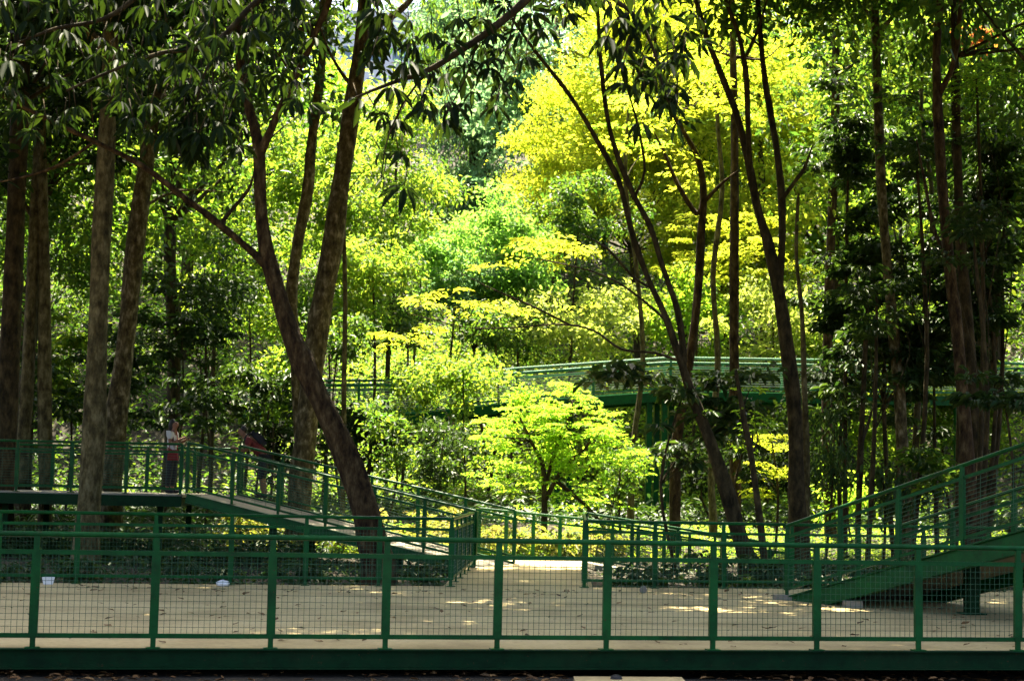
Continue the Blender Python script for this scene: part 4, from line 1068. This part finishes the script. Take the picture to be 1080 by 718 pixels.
# ------------------------------------------------------------------ people
def skin_mesh(name, nodes, edges, mat, parent, sub=2, root=0):
    """nodes: list of (x,y,z,r) ; one continuous skinned surface"""
    me = bpy.data.meshes.new(name)
    me.from_pydata([n[:3] for n in nodes], edges, [])
    o = bpy.data.objects.new(name, me); COL.objects.link(o)
    sk = o.modifiers.new('skin', 'SKIN'); sk.use_smooth_shade = True
    ss = o.modifiers.new('sub', 'SUBSURF'); ss.levels = sub; ss.render_levels = sub
    for i, n in enumerate(nodes):
        r_ = n[3] if isinstance(n[3], tuple) else (n[3], n[3])
        me.skin_vertices[0].data[i].radius = r_
    me.skin_vertices[0].data[root].use_root = True
    dg = bpy.context.evaluated_depsgraph_get()
    m2 = bpy.data.meshes.new_from_object(o.evaluated_get(dg))
    bpy.data.objects.remove(o)
    m2.name = name
    m2.materials.clear(); m2.materials.append(mat)
    o = bpy.data.objects.new(name, m2); COL.objects.link(o)
    if parent: o.parent = parent
    return o

def hand(nodes, edges, wrist_i, wrist, fwd, side, down):
    """palm plus five unequal bent fingers grown from the wrist"""
    wrist, fwd, side, down = [np.array(v, float) for v in (wrist, fwd, side, down)]
    palm = wrist + fwd * .06; nodes.append((*palm, .026)); pi = len(nodes) - 1; edges.append((wrist_i, pi))
    for k, (s, l) in enumerate([(-.03, .062), (-.011, .075), (.010, .07), (.029, .055)]):
        a = palm + fwd * .03 + side * s; b = a + fwd * l * .55 + down * .012; c = b + fwd * l * .4 + down * .028
        i = len(nodes)
        nodes += [(*a, .010), (*b, .009), (*c, .007)]; edges += [(pi, i), (i, i + 1), (i + 1, i + 2)]
    a = wrist + fwd * .035 - side * .034; b = a + fwd * .03 - side * .018 + down * .01; c = b + fwd * .03 + down * .012
    i = len(nodes); nodes += [(*a, .011), (*b, .010), (*c, .008)]; edges += [(pi, i), (i, i + 1), (i + 1, i + 2)]

def person(label, loc, rotz, J, tops, bottoms, hair):
    root = empty('person', loc, label, 'person')
    root.rotation_euler = (0, 0, rotz)
    N, Ed = [], []
    idx = {}
    def add(k, p, r): idx[k] = len(N); N.append((*p, r))
    for k, (p, r) in J.items(): add(k, p, r)
    chain = [('pelvis', 'waist'), ('waist', 'chest'), ('chest', 'neck'), ('neck', 'jaw'), ('jaw', 'face'), ('face', 'skull'), ('face', 'nose')]
    for s in 'lr':
        chain += [('chest', 'shoulder_' + s), ('shoulder_' + s, 'elbow_' + s), ('elbow_' + s, 'wrist_' + s),
                  ('pelvis', 'hip_' + s), ('hip_' + s, 'knee_' + s), ('knee_' + s, 'ankle_' + s), ('ankle_' + s, 'toe_' + s)]
    Ed = [(idx[a], idx[b]) for a, b in chain]
    for s in 'lr':
        w = np.array(J['wrist_' + s][0]); e = np.array(J['elbow_' + s][0]); f = (w - e) / np.linalg.norm(w - e)
        sd = np.cross(f, (0, 0, 1.0)); sd = sd / (np.linalg.norm(sd) + 1e-6)
        if s == 'r': sd = -sd
        hand(N, Ed, idx['wrist_' + s], w, f, sd, (0, 0, -1))
    body = skin_mesh('body', N, Ed, M['skin'], root, 2)
    def garment(name, keys, chain, grow, mat, cut={}):
        n, e, ii = [], [], {}
        for k in keys:
            p, r = J[k]
            p = np.array(p, float)
            if k in cut: p = np.array(J[cut[k][0]][0]) * (1 - cut[k][1]) + p * cut[k][1]
            r = r if not isinstance(r, tuple) else r
            rr = tuple(q + grow for q in r) if isinstance(r, tuple) else r + grow
            ii[k] = len(n); n.append((*p, rr))
        e = [(ii[a], ii[b]) for a, b in chain]
        skin_mesh(name, n, e, mat, root, 2)
    garment('shirt', ['waist', 'chest', 'pelvis', 'shoulder_l', 'shoulder_r', 'elbow_l', 'elbow_r'],
            [('pelvis', 'waist'), ('waist', 'chest'), ('chest', 'shoulder_l'), ('chest', 'shoulder_r'), ('shoulder_l', 'elbow_l'), ('shoulder_r', 'elbow_r')], .022, tops,
            {'elbow_l': ('shoulder_l', .6), 'elbow_r': ('shoulder_r', .6)})
    garment('trousers', ['pelvis', 'hip_l', 'hip_r', 'knee_l', 'knee_r', 'ankle_l', 'ankle_r'],
            [('pelvis', 'hip_l'), ('pelvis', 'hip_r'), ('hip_l', 'knee_l'), ('hip_r', 'knee_r'), ('knee_l', 'ankle_l'), ('knee_r', 'ankle_r')], .02, bottoms[0],
            {'ankle_l': ('knee_l', bottoms[1]), 'ankle_r': ('knee_r', bottoms[1])})
    for s in 'lr':
        a, t = np.array(J['ankle_' + s][0]), np.array(J['toe_' + s][0])
        skin_mesh('shoe', [(*(a + (-.04, 0, -.045)), .045), (*((a + t) / 2 - (0, 0, .02)), .048), (*(t + (.04, 0, 0)), .04)], [(0, 1), (1, 2)], M['cloth_dark'], root, 2)
    f, sk = np.array(J['face'][0]), np.array(J['skull'][0])
    skin_mesh('hair', hair(f, sk), [(i, i + 1) for i in range(len(hair(f, sk)) - 1)], M['hair'], root, 2)
    return root

w = {'pelvis': ((0, 0, .90), .115), 'waist': ((0, 0, 1.06), .10), 'chest': ((.0, 0, 1.24), (.115, .10)), 'neck': ((.015, 0, 1.38), .047), 'jaw': ((.035, 0, 1.44), .055), 'face': ((.045, 0, 1.50), .082), 'skull': ((.02, 0, 1.57), .075), 'nose': ((.135, 0, 1.49), .013),
     'shoulder_l': ((0, .155, 1.31), .052), 'elbow_l': ((.02, .20, 1.06), .040), 'wrist_l': ((.25, .10, 1.16), .027), 'shoulder_r': ((0, -.155, 1.31), .052), 'elbow_r': ((.03, -.20, 1.07), .040), 'wrist_r': ((.26, -.08, 1.20), .027),
     'hip_l': ((0, .085, .84), .088), 'knee_l': ((.025, .09, .47), .058), 'ankle_l': ((-.01, .09, .09), .040), 'toe_l': ((.12, .10, .035), .032),
     'hip_r': ((0, -.085, .84), .088), 'knee_r': ((-.01, -.09, .47), .058), 'ankle_r': ((-.05, -.09, .09), .040), 'toe_r': ((.08, -.10, .035), .032)}
p = W(180, 517, 36.6); p[2] = PZ + .002
person('woman in a white top standing on the platform holding up a phone', p, R(-12), w, M['shirt_white'], (M['cloth_dark'], .9),
       lambda f, sk: [(*(sk + (.03, 0, .025)), .07), (*(sk + (-.05, 0, -.01)), .085), (*(f + (-.09, 0, -.08)), .07), (*(f + (-.10, 0, -.18)), .045)])
m = MB(); m.bar(p + (.36, -.03, 1.22), p + (.37, -.03, 1.36), .075, .01, up=(1, 0, .1)); tag(m.build('phone', M['black'], at=p + (.36, 0, 1.25)), 'dark phone held up by the woman in white', 'phone')
bgm = empty('shoulder_bag', p + (.08, -.2, .8), 'red shoulder bag hanging at the hip of the woman in white', 'bag')
m = MB(); c = p + np.array((.06, -.205, .84))
m.add([c + np.array(v) for v in [(-.12, -.04, -.12), (.12, -.04, -.12), (.12, .04, -.12), (-.12, .04, -.12), (-.10, -.025, .11), (.10, -.025, .11), (.10, .025, .11), (-.10, .025, .11)]],
      [(3, 2, 1, 0), (4, 5, 6, 7), (0, 1, 5, 4), (1, 2, 6, 5), (2, 3, 7, 6), (3, 0, 4, 7)])
m.build('body', M['bag_red'], bgm)
m = MB(); m.tube([c + (-.09, 0, .1), c + (-.06, .06, .42), c + (-.01, .22, .55), c + (.05, .16, .40), c + (.09, 0, .1)], [.012] * 5, 6); m.build('strap', M['bag_red'], bgm, smooth=True)

mj = {'pelvis': ((-.30, 0, .92), .125), 'waist': ((-.18, 0, 1.06), .115), 'chest': ((.0, 0, 1.22), (.13, .12)), 'neck': ((.14, 0, 1.36), .055), 'jaw': ((.19, 0, 1.39), .062), 'face': ((.215, 0, 1.45), .088), 'skull': ((.185, 0, 1.53), .08), 'nose': ((.31, 0, 1.43), .014),
      'shoulder_l': ((.05, .19, 1.27), .06), 'elbow_l': ((.10, .23, 1.02), .046), 'wrist_l': ((.30, .14, 1.075), .031), 'shoulder_r': ((.05, -.19, 1.27), .06), 'elbow_r': ((.10, -.23, 1.02), .046), 'wrist_r': ((.30, -.14, 1.075), .031),
      'hip_l': ((-.31, .095, .86), .095), 'knee_l': ((-.24, .10, .48), .062), 'ankle_l': ((-.30, .10, .09), .044), 'toe_l': ((-.15, .11, .035), .035),
      'hip_r': ((-.31, -.095, .86), .095), 'knee_r': ((-.28, -.10, .48), .062), 'ankle_r': ((-.36, -.10, .09), .044), 'toe_r': ((-.21, -.11, .035), .035)}
p = W(252, 519, 37.2); p[2] = PZ - .05
p = np.array((-5.72, 36.75, PZ - .06))
man = person('man in a maroon shirt with a black backpack bending over the ramp railing', p, R(188), mj, M['shirt_maroon'], (M['cloth_dark'], .25),
             lambda f, sk: [(*(sk + (.05, 0, .02)), .07), (*(sk + (-.03, 0, 0)), .088), (*(f + (-.075, 0, -.05)), .06)])
bp_ = empty('backpack', p, 'black backpack worn by the man in maroon', 'backpack')
bp_.rotation_euler = (0, 0, R(188))
def backpack():
    import bmesh
    bm = bmesh.new(); bmesh.ops.create_cube(bm, size=1)
    bmesh.ops.bevel(bm, geom=bm.edges[:], offset=.22, segments=4, affect='EDGES')
    for v in bm.verts: v.co = Vector((v.co.x * .42, v.co.y * .30, v.co.z * .19))
    me = bpy.data.meshes.new('bag'); bm.to_mesh(me); bm.free(); me.materials.append(M['cloth_dark'])
    o = bpy.data.objects.new('bag', me); COL.objects.link(o); o.parent = bp_
    o.location = (-.16, 0, 1.31); o.rotation_euler = (0, R(-40), 0)
    for s in (-1, 1):
        m = MB(); m.tube([(-.02, s * .10, 1.42), (.11, s * .115, 1.36), (.13, s * .12, 1.22), (.02, s * .14, 1.08), (-.18, s * .12, 1.12)], [.016] * 5, 6)
        m.build('strap', M['cloth_dark'], bp_, smooth=True, at=(0, 0, 0))
backpack()
print('LEAVES', LEAVES_TOTAL[0], 'OBJECTS', len(bpy.data.objects))
